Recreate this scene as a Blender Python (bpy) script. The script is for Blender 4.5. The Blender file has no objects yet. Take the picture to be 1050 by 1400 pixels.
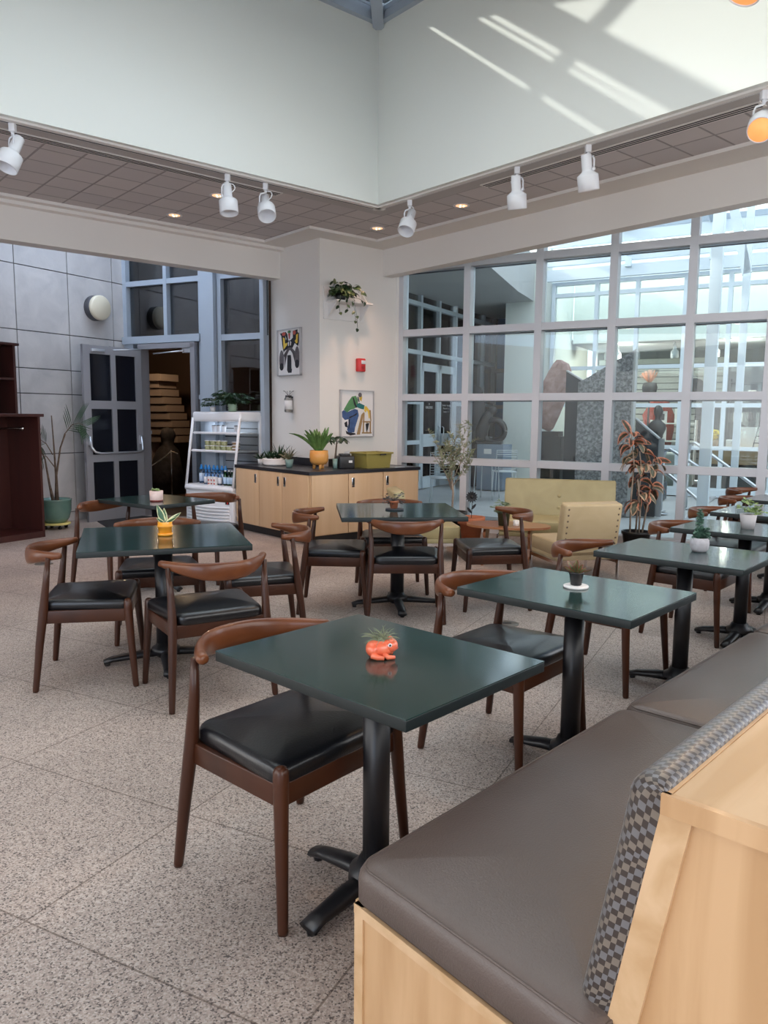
import bpy, math, random
from mathutils import Vector, Matrix
random.seed(7)
R = math.radians
S = bpy.context.scene
COL = S.collection
PI = math.pi

# ------------------------------------------------------------ camera
cam_d = bpy.data.cameras.new('camera')
cam = bpy.data.objects.new('camera', cam_d)
COL.objects.link(cam)
cam_d.sensor_fit = 'HORIZONTAL'
cam_d.sensor_width = 36
cam_d.lens = 36 * 1048.7 / 1050
cam_d.clip_start = 0.05
cam_d.clip_end = 400
cam.matrix_world = Matrix.Translation((0, 0, 1.45)) @ Matrix.Rotation(R(90 - 7.06), 4, 'X') @ Matrix.Rotation(R(0.502), 4, 'Z')
S.camera = cam

# ------------------------------------------------------------ world, sun, exposure
S.view_settings.view_transform = 'Standard'
S.view_settings.look = 'None'
S.view_settings.gamma = 1
S.view_settings.use_curve_mapping = False
S.view_settings.exposure = -0.04
SKY_STRENGTH = 5.2
SUN_STRENGTH = 4.0
cy = S.cycles
cy.use_denoising = True
cy.max_bounces = 8
cy.diffuse_bounces = 5
cy.glossy_bounces = 4
cy.transmission_bounces = 4
cy.transparent_max_bounces = 24
cy.sample_clamp_indirect = 6
cy.caustics_reflective = False
cy.caustics_refractive = False
w = bpy.data.worlds.new('sky'); S.world = w; w.use_nodes = True
nt = w.node_tree; nt.nodes.clear()
wo = nt.nodes.new('ShaderNodeOutputWorld'); bg = nt.nodes.new('ShaderNodeBackground')
tc = nt.nodes.new('ShaderNodeTexCoord'); nz = nt.nodes.new('ShaderNodeTexNoise'); cr = nt.nodes.new('ShaderNodeValToRGB')
nz.inputs['Scale'].default_value = 2.2; nz.inputs['Detail'].default_value = 5
cr.color_ramp.elements[0].position = 0.36; cr.color_ramp.elements[0].color = (0.42, 0.62, 0.92, 1)
cr.color_ramp.elements[1].position = 0.58; cr.color_ramp.elements[1].color = (1.0, 0.97, 0.92, 1)
nt.links.new(tc.outputs['Generated'], nz.inputs['Vector']); nt.links.new(nz.outputs['Fac'], cr.inputs['Fac'])
nt.links.new(cr.outputs['Color'], bg.inputs['Color']); bg.inputs['Strength'].default_value = SKY_STRENGTH
nt.links.new(bg.outputs['Background'], wo.inputs['Surface'])

def U(a): return Vector((math.cos(R(a)), math.sin(R(a)), 0))
EA, EB = U(130.5), U(40.5)            # the two directions of the column and the light well
C0 = Vector((-.80, 9.50, 0))
def AB(a, b, z=0): return C0 + EA * a + EB * b + Vector((0, 0, z))
KB1, KB2 = U(-29.3), U(60.7)           # the two directions of the courtyard
O0 = Vector((.2, 10.4, 0))
def CD(c, d, z=0): return O0 + KB1 * c + KB2 * d + Vector((0, 0, z))

sd = bpy.data.lights.new('sun', 'SUN'); sun = bpy.data.objects.new('sun', sd); COL.objects.link(sun)
sd.energy = SUN_STRENGTH; sd.angle = R(1.0); sd.color = (1, .95, .88)
sdir = EA * -.89 + EB * .6 + Vector((0, 0, -.669))
sun.rotation_euler = sdir.to_track_quat('-Z', 'Y').to_euler()
sun.location = (0, 0, 20)

# ------------------------------------------------------------ materials
MATS = {}
def N(nt, t, **kw):
    n = nt.nodes.new('ShaderNode' + t)
    for k, v in kw.items():
        if k in n.inputs: n.inputs[k].default_value = v
        else: setattr(n, k, v)
    return n
def col4(c): return (c[0], c[1], c[2], 1)
def mat(name, color, rough=.5, metal=0, var=None, vscale=8, vdetail=4, stretch=None, bump=0, bscale=60, coat=0, spec=.5, trans=0, emit=None, estr=0, thresh=None):
    m = bpy.data.materials.new(name); m.use_nodes = True; nt = m.node_tree
    b = nt.nodes['Principled BSDF']
    b.inputs['Base Color'].default_value = col4(color); b.inputs['Roughness'].default_value = rough
    b.inputs['Metallic'].default_value = metal; b.inputs['Coat Weight'].default_value = coat
    b.inputs['Specular IOR Level'].default_value = spec; b.inputs['Coat Roughness'].default_value = .08
    if emit: b.inputs['Emission Color'].default_value = col4(emit); b.inputs['Emission Strength'].default_value = estr
    t = N(nt, 'TexCoord')
    src = t.outputs['Object']
    if stretch:
        mp = N(nt, 'Mapping'); mp.inputs['Scale'].default_value = stretch
        nt.links.new(src, mp.inputs['Vector']); src = mp.outputs['Vector']
    if var:
        n = N(nt, 'TexNoise', Scale=vscale, Detail=vdetail); n.inputs['Distortion'].default_value = .6
        r = N(nt, 'ValToRGB')
        lo, hi = thresh or (.3, .7)
        r.color_ramp.elements[0].position = lo; r.color_ramp.elements[1].position = hi
        r.color_ramp.elements[0].color = col4(color); r.color_ramp.elements[1].color = col4(var)
        nt.links.new(src, n.inputs['Vector']); nt.links.new(n.outputs['Fac'], r.inputs['Fac']); nt.links.new(r.outputs['Color'], b.inputs['Base Color'])
    if bump:
        n = N(nt, 'TexNoise', Scale=bscale, Detail=3); bp = N(nt, 'Bump', Strength=bump, Distance=.004)
        nt.links.new(t.outputs['Object'], n.inputs['Vector']); nt.links.new(n.outputs['Fac'], bp.inputs['Height']); nt.links.new(bp.outputs['Normal'], b.inputs['Normal'])
    MATS[name] = m
    return m
def glass(name, tint=(.93, .97, .96), ior=1.45, extra=0.0):
    m = bpy.data.materials.new(name); m.use_nodes = True; nt = m.node_tree; nt.nodes.clear()
    o = N(nt, 'OutputMaterial'); mx = N(nt, 'MixShader'); tr = N(nt, 'BsdfTransparent', Color=col4(tint)); g = N(nt, 'BsdfGlossy', Roughness=.02)
    fr = N(nt, 'Fresnel', IOR=ior); ad = N(nt, 'Math', operation='ADD'); ad.inputs[1].default_value = extra
    nt.links.new(fr.outputs[0], ad.inputs[0]); nt.links.new(ad.outputs[0], mx.inputs[0])
    nt.links.new(tr.outputs[0], mx.inputs[1]); nt.links.new(g.outputs[0], mx.inputs[2]); nt.links.new(mx.outputs[0], o.inputs[0])
    MATS[name] = m; return m

WALNUT = mat('walnut', (.028, .0085, .004), .36, var=(.062, .019, .008), vscale=5, stretch=(1, 1, .18), coat=.12, spec=.35)
WALNUT_L = mat('walnut_light', (.085, .024, .008), .33, var=(.17, .055, .019), vscale=5, stretch=(.3, 1, 1), coat=.2, spec=.35)
LEATHER = mat('black_leather', (.004, .0045, .0065), .33, bump=.15, bscale=140, coat=.15)
TOPG = mat('green_laminate', (.012, .033, .032), .12, var=(.016, .042, .039), vscale=3, spec=.7)
EDGEG = mat('dark_green_edge', (.006, .012, .013), .45)
BLACKM = mat('black_metal', (.008, .008, .01), .38)
BROWNL = mat('brown_vinyl', (.100, .076, .066), .36, var=(.118, .090, .079), vscale=3, bump=.25, bscale=220)
MAPLE = mat('maple', (.47, .28, .135), .42, var=(.60, .385, .21), vscale=9, vdetail=8, stretch=(1, 1, .10), coat=.15, thresh=(.38, .62))
MAPLE_H = mat('maple_top', (.52, .33, .17), .38, var=(.64, .44, .26), vscale=9, vdetail=8, stretch=(.12, 1, 1), coat=.2, thresh=(.38, .62))
OAK = mat('cabinet_wood', (.60, .39, .22), .5, var=(.67, .46, .28), vscale=7, stretch=(1.2, 1.2, .06))
WHITE = mat('white_paint', (.78, .76, .74), .7)
CREAM = mat('cream_paint', (.78, .75, .71), .75, bump=.05, bscale=30)
WELLW = mat('well_paint', (.80, .83, .79), .8)
ALUM = mat('pale_aluminium', (.60, .60, .63), .42, metal=.25)
ALUMB = mat('blue_grey_aluminium', (.42, .48, .56), .45, metal=.25)
ALUMW = mat('white_blue_steel', (.72, .79, .86), .45)
DOORM = mat('door_aluminium', (.33, .33, .36), .4, metal=.4)
CHROME = mat('chrome', (.75, .75, .77), .15, metal=1)
STEEL = mat('brushed_steel', (.62, .64, .68), .3, metal=.9)
DARKG = mat('dark_tint', (.008, .009, .014), .08, spec=.25)
COUNTER = mat('black_counter', (.018, .018, .024), .3, bump=.05)
MAHOG = mat('dark_cherry', (.035, .008, .008), .4, var=(.055, .014, .011), vscale=5, stretch=(1, 1, .15))
OLIVE_V = mat('olive_vinyl', (.36, .305, .16), .42, var=(.43, .37, .20), vscale=4, bump=.1, bscale=90)
TANV = mat('tan_vinyl', (.46, .35, .20), .5, var=(.54, .42, .25), vscale=4)
TEALC = mat('teal_ceramic', (.10, .19, .17), .2, var=(.13, .24, .20), vscale=6, coat=.4)
SAGE = mat('sage_ceramic', (.22, .33, .30), .35)
ORANGEC = mat('orange_ceramic', (.75, .32, .07), .25, var=(.8, .40, .12), vscale=6)
YELPOT = mat('yellow_orange_pot', (.88, .36, .02), .2, coat=.5)
TERRA = mat('terracotta', (.42, .13, .06), .75, var=(.50, .18, .09), vscale=9)
WHITEC = mat('white_ceramic', (.82, .78, .75), .3)
SOIL = mat('soil', (.03, .02, .014), .95, bump=.6, bscale=80)
GREEN = mat('leaf_green', (.035, .10, .025), .4, var=(.08, .17, .04), vscale=12)
GREEN_D = mat('dark_leaf', (.009, .030, .012), .4, var=(.028, .070, .025), vscale=12)
GREEN_G = mat('grey_olive_leaf', (.17, .20, .12), .6, var=(.30, .32, .20), vscale=14)
GREEN_L = mat('pale_leaf', (.18, .30, .10), .5, var=(.42, .50, .22), vscale=20)
BARK = mat('bark', (.10, .065, .045), .9, var=(.2, .15, .11), vscale=20)
BARK_P = mat('pale_bark', (.42, .34, .27), .9, var=(.30, .22, .17), vscale=25)
REDP = mat('red_plastic', (.62, .03, .03), .3)
PLASTW = mat('white_plastic', (.80, .81, .84), .28)
PLASTG = mat('grey_plastic', (.35, .35, .37), .45)
BLACKP = mat('black_plastic', (.012, .012, .014), .35)
OLIVEP = mat('olive_plastic', (.33, .27, .07), .42)
CORAL = mat('coral_ceramic', (.80, .13, .06), .25, var=(.85, .2, .09), vscale=30, coat=.5)
BLUEC = mat('blue_cap', (.02, .22, .6), .3)
WARM = mat('warm_lamp', (.9, .4, .15), .5, emit=(1, .36, .10), estr=.9)
WARM_HOT = mat('hot_bulb', (1, .8, .5), .5, emit=(1, .75, .42), estr=5)
PINKS = mat('pink_stone', (.26, .15, .135), .75, var=(.48, .33, .31), vscale=7, bump=.6, bscale=30)
GREYS = mat('grey_granite', (.16, .16, .17), .8, var=(.42, .42, .43), vscale=22, vdetail=9, bump=.7, bscale=12, thresh=(.40, .66))
DARKS = mat('dark_slate', (.03, .033, .042), .5)
BRONZE = mat('dark_bronze', (.035, .036, .038), .35, metal=.3)
CONC = mat('concrete', (.43, .42, .43), .8, var=(.56, .54, .54), vscale=3, vdetail=8, bump=.3, bscale=25)
JOINT = mat('joint_dark', (.05, .05, .055), .9)
COURTF = mat('courtyard_paving', (.48, .49, .50), .7, var=(.56, .57, .58), vscale=1.4)
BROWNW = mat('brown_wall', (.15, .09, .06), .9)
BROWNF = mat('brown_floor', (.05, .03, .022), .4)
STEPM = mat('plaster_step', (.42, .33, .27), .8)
STATUE = mat('dark_stone', (.03, .027, .026), .8, var=(.07, .06, .06), vscale=12)
SHOPW = mat('shop_wall', (.62, .64, .60), .8)
SHOPD = mat('shop_dark', (.10, .10, .11), .8)
REDG = mat('red_fabric', (.42, .06, .03), .9, var=(.25, .03, .02), vscale=14)
BLKF = mat('black_fabric', (.012, .013, .018), .9)
PAPER = mat('paper', (.80, .78, .77), .9)
INK = mat('ink_black', (.02, .02, .025), .8)
YELLOWI = mat('yellow_ink', (.80, .55, .08), .8)
REDI = mat('red_ink', (.50, .10, .08), .8)
BLUEI = mat('blue_ink', (.04, .08, .20), .8, var=(.07, .13, .3), vscale=14)
GREENI = mat('green_ink', (.07, .20, .10), .8, var=(.12, .30, .12), vscale=14)
TEALI = mat('teal_ink', (.02, .16, .16), .8)
BROWNI = mat('brown_ink', (.38, .24, .11), .8)
GREYI = mat('grey_ink', (.10, .09, .10), .8, var=(.16, .14, .15), vscale=20)
YELP = mat('yellow_wood', (.75, .68, .25), .5)
STONEM = mat('marble_tray', (.80, .78, .76), .3)
GREYPOT = mat('grey_speckled_pot', (.42, .41, .44), .7, var=(.52, .51, .54), vscale=50)
PINKPOT = mat('pink_pot', (.72, .52, .47), .6, var=(.78, .60, .55), vscale=30)
KRAFT = mat('kraft', (.40, .27, .16), .8)
YELLOWF = mat('yellow_flower', (.85, .65, .03), .6)
DRYF = mat('dried_flower', (.50, .20, .12), .9)
FOODG = mat('salad_green', (.25, .30, .10), .6, var=(.62, .60, .38), vscale=40)
BLUEGP = mat('blue_grey_paint', (.22, .27, .34), .6)
GLASS = glass('clear_glass')
GLASS_C = glass('case_glass', (.90, .93, .94), extra=.02)
GLASS_D = glass('grey_glass', (.45, .47, .50), extra=.04)
GLASS_B = glass('bottle_glass', (.55, .72, .9), extra=.05)
GLASS_GR = glass('green_bottle_glass', (.05, .35, .15), extra=.05)

def floor_mat():
    m = bpy.data.materials.new('granite_floor'); m.use_nodes = True; nt = m.node_tree; b = nt.nodes['Principled BSDF']; L = nt.links.new
    g = N(nt, 'TexCoord')
    v = N(nt, 'TexVoronoi', Scale=210.0); v.feature = 'F1'
    r = N(nt, 'ValToRGB'); sp = N(nt, 'SeparateColor')
    L(g.outputs['Object'], v.inputs['Vector']); L(v.outputs['Color'], sp.inputs[0]); L(sp.outputs[0], r.inputs['Fac'])
    e = r.color_ramp.elements; e[0].position = 0; e[0].color = (.10, .09, .085, 1); e[1].position = 1; e[1].color = (.66, .60, .55, 1)
    for p, c in ((.12, (.17, .14, .13)), (.2, (.36, .32, .29)), (.5, (.47, .41, .37)), (.7, (.54, .47, .42)), (.85, (.60, .56, .52))):
        x = e.new(p); x.color = col4(c)
    n = N(nt, 'TexNoise', Scale=1.1, Detail=3); L(g.outputs['Object'], n.inputs['Vector'])
    mx = N(nt, 'MixRGB'); mx.blend_type = 'MULTIPLY'; mx.inputs[0].default_value = 1
    L(r.outputs['Color'], mx.inputs[1]); rn = N(nt, 'ValToRGB'); rn.color_ramp.elements[0].color = (.64, .60, .585, 1); rn.color_ramp.elements[1].color = (.85, .79, .765, 1)
    rn.color_ramp.elements[0].position = .35; rn.color_ramp.elements[1].position = .65
    L(n.outputs['Fac'], rn.inputs['Fac']); L(rn.outputs['Color'], mx.inputs[2])
    mp = N(nt, 'Mapping'); mp.inputs['Rotation'].default_value = (0, 0, R(27)); mp.inputs['Location'].default_value = (-.0, .0, 0)
    L(g.outputs['Object'], mp.inputs['Vector'])
    br = N(nt, 'TexBrick', Scale=1.0); br.offset = 0; br.inputs['Mortar Size'].default_value = .0035; br.inputs['Mortar Smooth'].default_value = .3
    br.inputs['Brick Width'].default_value = .92; br.inputs['Row Height'].default_value = .68
    br.inputs['Color1'].default_value = (1, 1, 1, 1); br.inputs['Color2'].default_value = (.93, .93, .94, 1); br.inputs['Mortar'].default_value = (.45, .42, .40, 1)
    L(mp.outputs['Vector'], br.inputs['Vector'])
    m2 = N(nt, 'MixRGB'); m2.blend_type = 'MULTIPLY'; m2.inputs[0].default_value = 1
    L(mx.outputs[0], m2.inputs[1]); L(br.outputs['Color'], m2.inputs[2]); L(m2.outputs[0], b.inputs['Base Color'])
    b.inputs['Roughness'].default_value = .55
    return m
FLOORM = floor_mat()
def tile_mat():
    m = bpy.data.materials.new('ceiling_tile'); m.use_nodes = True; nt = m.node_tree; b = nt.nodes['Principled BSDF']; L = nt.links.new
    g = N(nt, 'TexCoord'); mp = N(nt, 'Mapping'); L(g.outputs['Object'], mp.inputs['Vector'])
    mp.inputs['Location'].default_value = (.02, -.12, 0)
    br = N(nt, 'TexBrick', Scale=1.0); br.offset = 0; br.inputs['Mortar Size'].default_value = .010; br.inputs['Mortar Smooth'].default_value = .2
    br.inputs['Brick Width'].default_value = .3435; br.inputs['Row Height'].default_value = .3435
    br.inputs['Color1'].default_value = (.56, .52, .51, 1); br.inputs['Color2'].default_value = (.62, .57, .55, 1); br.inputs['Mortar'].default_value = (.36, .33, .32, 1)
    L(mp.outputs['Vector'], br.inputs['Vector']); L(br.outputs['Color'], b.inputs['Base Color'])
    bp = N(nt, 'Bump', Strength=.8, Distance=.01); bp.invert = True; L(br.outputs['Fac'], bp.inputs['Height']); L(bp.outputs['Normal'], b.inputs['Normal'])
    b.inputs['Roughness'].default_value = .9
    return m
TILEM = tile_mat()
def check_mat():
    # woven check of bronze, steel blue and dark brown squares, laid by the UV map
    m = bpy.data.materials.new('checked_fabric'); m.use_nodes = True; nt = m.node_tree; b = nt.nodes['Principled BSDF']; L = nt.links.new
    u = N(nt, 'UVMap'); sx = N(nt, 'SeparateXYZ'); L(u.outputs[0], sx.inputs[0])
    def M(op, a, bb=None):
        n = N(nt, 'Math', operation=op)
        for i, q in enumerate((a, bb)):
            if q is None: continue
            if isinstance(q, (int, float)): n.inputs[i].default_value = q
            else: L(q, n.inputs[i])
        return n.outputs[0]
    su = M('DIVIDE', sx.outputs[0], .0100); sv = M('DIVIDE', sx.outputs[1], .0120)
    # alternating wide and narrow checks
    fu = M('FRACT', M('MULTIPLY', su, .5)); fv = M('FRACT', M('MULTIPLY', sv, .5))
    a = M('GREATER_THAN', fu, .42); c = M('GREATER_THAN', fv, .56)
    x = M('ABSOLUTE', M('SUBTRACT', a, c))
    iu = M('FLOOR', M('MULTIPLY', su, .5)); iv = M('FLOOR', M('MULTIPLY', sv, .5))
    alt = M('MODULO', M('ADD', M('ADD', iu, iv), 1000), 2)
    m1 = N(nt, 'MixRGB'); L(alt, m1.inputs[0]); m1.inputs[1].default_value = (.140, .138, .145, 1); m1.inputs[2].default_value = (.17, .142, .115, 1)
    m2 = N(nt, 'MixRGB'); L(x, m2.inputs[0]); m2.inputs[1].default_value = (.035, .024, .02, 1); L(m1.outputs[0], m2.inputs[2])
    L(m2.outputs[0], b.inputs['Base Color']); b.inputs['Roughness'].default_value = .36
    b.inputs['Sheen Weight'].default_value = .2
    bp = N(nt, 'Bump', Strength=.3, Distance=.002); L(x, bp.inputs['Height']); L(bp.outputs['Normal'], b.inputs['Normal'])
    return m
CHECK = check_mat()
def leaf_mat(name, inner, outer, lo=.45, hi=.75, under=None):
    m = bpy.data.materials.new(name); m.use_nodes = True; nt = m.node_tree; b = nt.nodes['Principled BSDF']; L = nt.links.new
    at = N(nt, 'Attribute'); at.attribute_name = 'edge'
    tcn = N(nt, 'TexCoord'); n = N(nt, 'TexNoise', Scale=22.0); L(tcn.outputs['Object'], n.inputs['Vector'])
    ad = N(nt, 'Math', operation='MULTIPLY_ADD'); L(n.outputs['Fac'], ad.inputs[0]); ad.inputs[1].default_value = .9; ad.inputs[2].default_value = -.45
    a2 = N(nt, 'Math', operation='ADD'); L(at.outputs['Fac'], a2.inputs[0]); L(ad.outputs[0], a2.inputs[1])
    r = N(nt, 'ValToRGB'); r.color_ramp.elements[0].position = lo; r.color_ramp.elements[1].position = hi
    r.color_ramp.elements[0].color = col4(inner); r.color_ramp.elements[1].color = col4(outer)
    if under:
        x = r.color_ramp.elements.new(lo * .5); x.color = col4(under)
    L(a2.outputs[0], r.inputs['Fac']); L(r.outputs['Color'], b.inputs['Base Color']); b.inputs['Roughness'].default_value = .35
    return m
RUBBERL = leaf_mat('pink_edged_leaf', (.10, .045, .04), (.66, .27, .16), .55, .8, under=(.05, .065, .035))
RUBBERL2 = leaf_mat('cream_edged_leaf', (.06, .08, .05), (.62, .42, .28), .55, .85, under=(.16, .18, .14))
SNAKEL = leaf_mat('cream_edged_snake_leaf', (.05, .13, .06), (.70, .70, .40), .6, .8)
def frosted():
    m = bpy.data.materials.new('ribbed_diffusing_glass'); m.use_nodes = True; nt = m.node_tree; nt.nodes.clear(); L = nt.links.new
    o = N(nt, 'OutputMaterial'); mx = N(nt, 'MixShader'); mx.inputs[0].default_value = .55
    t = N(nt, 'BsdfTranslucent', Color=(.90, .90, .88, 1)); tr = N(nt, 'BsdfDiffuse', Color=(.70, .72, .74, 1))
    L(tr.outputs[0], mx.inputs[1]); L(t.outputs[0], mx.inputs[2]); L(mx.outputs[0], o.inputs[0]); return m
FROST = frosted()
FROSTB = FROST.copy(); FROSTB.name = 'blue_diffusing_glass'
for n_ in FROSTB.node_tree.nodes:
    if n_.type == 'BSDF_TRANSLUCENT': n_.inputs['Color'].default_value = (.72, .84, 1, 1)
    if n_.type == 'MIX_SHADER': n_.inputs[0].default_value = .85

# ------------------------------------------------------------ mesh builder
I4 = Matrix.Identity(4)
def T(x, y=0, z=0): return Matrix.Translation((x, y, z)) if not isinstance(x, Vector) else Matrix.Translation(x)
def RZ(a): return Matrix.Rotation(R(a), 4, 'Z')
def RX(a): return Matrix.Rotation(R(a), 4, 'X')
def RY(a): return Matrix.Rotation(R(a), 4, 'Y')
class MB:
    def __init__(s): s.v = []; s.f = []; s.sm = []; s.e = []; s.M = I4; s.mi = []; s.cm = 0; s.uv = {}
    def add(s, vs, fs, sm=False, ed=None):
        o = len(s.v)
        for i, p in enumerate(vs): s.v.append((s.M @ Vector(p))[:]); s.e.append(ed[i] if ed else 0.)
        for f in fs: s.f.append([o + i for i in f]); s.sm.append(sm); s.mi.append(s.cm)
        return s
    def box(s, c, d, m=None, bev=0):
        x, y, z = d[0] / 2, d[1] / 2, d[2] / 2
        m = m or I4
        if bev <= 0:
            P = [m @ Vector((i * x, j * y, k * z)) + Vector(c) for k in (-1, 1) for j in (-1, 1) for i in (-1, 1)]
            return s.add(P, [(0, 2, 3, 1), (4, 5, 7, 6), (0, 1, 5, 4), (2, 6, 7, 3), (0, 4, 6, 2), (1, 3, 7, 5)])
        bev = min(bev, x * .9, y * .9, z * .9)
        prof = []
        n = 3
        def ring(ins, zz):
            out = []
            rc = bev
            for cx, cy, a0 in ((x - rc, y - rc, 0), (-x + rc, y - rc, 90), (-x + rc, -y + rc, 180), (x - rc, -y + rc, 270)):
                for k in range(n + 1):
                    a = R(a0 + 90 * k / n); rr = max(rc - ins, 0.0001)
                    out.append(Vector((cx + rr * math.cos(a), cy + rr * math.sin(a), zz)))
            return out
        rings = []
        for k in range(n + 1):
            a = PI / 2 * k / n
            rings.append(ring(bev * (1 - math.sin(a)), -z + bev * (1 - math.cos(a))))
        for k in range(n + 1):
            a = PI / 2 * k / n
            rings.append(ring(bev * (1 - math.cos(a)), z - bev + bev * math.sin(a)))
        vs = [m @ p + Vector(c) for rg in rings for p in rg]; L_ = len(rings[0]); fs = []
        for i in range(len(rings) - 1):
            for j in range(L_): fs.append((i * L_ + j, i * L_ + (j + 1) % L_, (i + 1) * L_ + (j + 1) % L_, (i + 1) * L_ + j))
        fs.append(tuple(range(L_ - 1, -1, -1))); fs.append(tuple((len(rings) - 1) * L_ + j for j in range(L_)))
        return s.add(vs, fs, True)
    def bar(s, p, q, w, h, up=(0, 0, 1), bev=0):
        p, q = Vector(p), Vector(q); x = (q - p); L_ = x.length; x.normalize(); up = Vector(up)
        y = up.cross(x)
        if y.length < 1e-4: y = Vector((0, 1, 0)).cross(x)
        y.normalize(); z = x.cross(y)
        m = Matrix((x, y, z)).transposed().to_4x4()
        return s.box((p + q) / 2, (L_, w, h), m, bev)
    def prism(s, poly, h, m=None, sm=False):
        m = m or I4; n = len(poly)
        P = [m @ Vector((p[0], p[1], 0)) for p in poly] + [m @ Vector((p[0], p[1], h)) for p in poly]
        return s.add(P, [tuple(range(n - 1, -1, -1)), tuple(range(n, 2 * n))] + [(i, (i + 1) % n, n + (i + 1) % n, n + i) for i in range(n)], sm)
    def poly3(s, pts, h):   # horizontal polygon given in 3D, extruded up by h
        n = len(pts); P = [Vector(p) for p in pts] + [Vector(p) + Vector((0, 0, h)) for p in pts]
        return s.add(P, [tuple(range(n - 1, -1, -1)), tuple(range(n, 2 * n))] + [(i, (i + 1) % n, n + (i + 1) % n, n + i) for i in range(n)])
    def tube(s, pts, rad, n=8, caps=True, sm=True, up=None, flat=None):
        pts = [Vector(p) for p in pts]; k = len(pts)
        if not hasattr(rad, '__len__'): rad = [rad] * k
        rings = []; prev = None
        for i, p in enumerate(pts):
            t = (pts[min(i + 1, k - 1)] - pts[max(i - 1, 0)]).normalized()
            if up is not None:
                b = Vector(up); a = b.cross(t).normalized(); b = t.cross(a)
            else:
                if prev is None: prev = Vector((0, 0, 1)) if abs(t.z) < .9 else Vector((1, 0, 0))
                a = prev - t * prev.dot(t); a.normalize(); b = t.cross(a); prev = a
            r = rad[i]; ra, rb = r if hasattr(r, '__len__') else (r, r)
            rings.append([p + a * ra * math.cos(2 * PI * j / n) + b * rb * math.sin(2 * PI * j / n) for j in range(n)])
        vs = [q for rg in rings for q in rg]
        fs = [(i * n + j, i * n + (j + 1) % n, (i + 1) * n + (j + 1) % n, (i + 1) * n + j) for i in range(k - 1) for j in range(n)]
        if caps: fs += [tuple(range(n - 1, -1, -1)), tuple((k - 1) * n + j for j in range(n))]
        return s.add(vs, fs, sm)
    def lathe(s, prof, n=20, m=None, sm=True, wob=None):
        m = m or I4; vs = []
        for i, (r, z) in enumerate(prof):
            for j in range(n):
                a = 2 * PI * j / n; rr = max(r, 1e-4) * (wob(a, z) if wob else 1)
                vs.append(m @ Vector((rr * math.cos(a), rr * math.sin(a), z)))
        k = len(prof)
        fs = [(i * n + j, i * n + (j + 1) % n, (i + 1) * n + (j + 1) % n, (i + 1) * n + j) for i in range(k - 1) for j in range(n)]
        fs += [tuple(range(n - 1, -1, -1)), tuple((k - 1) * n + j for j in range(n))]
        return s.add(vs, fs, sm)
    def ball(s, c, r, n=10, m=None):
        if not hasattr(r, '__len__'): r = (r, r, r)
        m = m or I4; vs = []; k = n
        for i in range(k + 1):
            ph = -PI / 2 + PI * i / k
            for j in range(n * 2 - 4 if n > 6 else n + 2):
                q = (n * 2 - 4 if n > 6 else n + 2)
                a = 2 * PI * j / q; cc = max(math.cos(ph), 1e-3)
                vs.append(m @ Vector((r[0] * cc * math.cos(a), r[1] * cc * math.sin(a), r[2] * math.sin(ph))) + Vector(c))
        q = (n * 2 - 4 if n > 6 else n + 2)
        fs = [(i * q + j, i * q + (j + 1) % q, (i + 1) * q + (j + 1) % q, (i + 1) * q + j) for i in range(k) for j in range(q)]
        fs += [tuple(range(q - 1, -1, -1)), tuple(k * q + j for j in range(q))]
        return s.add(vs, fs, True)
    def leaf(s, base, d, L_, W, droop=.3, n=6, up=(0, 0, 1), cup=.15, tipw=None, roll=None):
        p = Vector(base); d = Vector(d).normalized(); up = Vector(up)
        side = d.cross(up)
        if side.length < .05: side = d.cross(Vector((random.random() - .5, random.random() - .5, 0)))
        side.normalize(); vs = []; ed = []
        if roll is None: roll = random.uniform(-1.1, 1.1) if tuple(up) == (0, 0, 1) else 0
        side = Matrix.Rotation(roll, 3, d) @ side
        for i in range(n + 1):
            t = i / n; w = W / 2 * (math.sin(PI * min(1, t * .93 + .04)) ** .75 if tipw is None else tipw(t))
            nrm = side.cross(d).normalized()
            vs += [p - side * w + nrm * cup * w, p - side * w * .45 + nrm * cup * w * .3, p, p + side * w * .45 + nrm * cup * w * .3, p + side * w + nrm * cup * w]
            ed += [1, .55, 0.2, .55, 1] if i not in (0, n) else [.9, .8, .8, .8, .9]
            p = p + d * L_ / n
            d = (d + Vector((0, 0, -1)) * droop / n).normalized()
        fs = [(5 * i + j, 5 * i + j + 1, 5 * i + j + 6, 5 * i + j + 5) for i in range(n) for j in range(4)]
        return s.add(vs, fs, True, ed)
    def pillow(s, a, b, z0, z1, r=.03, rc=.05, crown=.02, warp=None, nseg=5, low=.4):
        # upholstered slab, a by b, rounded corners and crowned top
        warp = warp or (lambda x, y: (x, y))
        rings = []
        dm = min(a, b) / 2 * .98
        def ring(ins, z, wv=0):
            out = []; x, y = a / 2 - ins, b / 2 - ins; c = max(min(rc - ins * .5, x, y), .002)
            for cx, cy, a0 in ((x - c, y - c, 0), (-x + c, y - c, 90), (-x + c, -y + c, 180), (x - c, -y + c, 270)):
                for k in range(nseg + 1):
                    an = R(a0 + 90 * k / nseg)
                    wx, wy = warp(cx + c * math.cos(an), cy + c * math.sin(an))
                    out.append(Vector((wx, wy, z)))
            # subdivide the straight sides
            res = []
            m_ = len(out)
            for i in range(m_):
                p, q = out[i], out[(i + 1) % m_]
                res.append(p)
                if i % (nseg + 1) == nseg:
                    for k in (1, 2, 3): res.append(p.lerp(q, k / 4))
            return res
        rings.append(ring(r * low, z0))
        rings.append(ring(0, z0 + r * low))
        for k in range(0, 6):
            t = PI / 2 * k / 5
            rings.append(ring(r * (1 - math.cos(t)), z1 - r + r * math.sin(t)))
        for k in range(1, 7):
            q = k / 6; ins = r + (dm - r) * q
            rings.append(ring(ins, z1 + crown * (1 - (1 - q) ** 2.2)))
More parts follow.
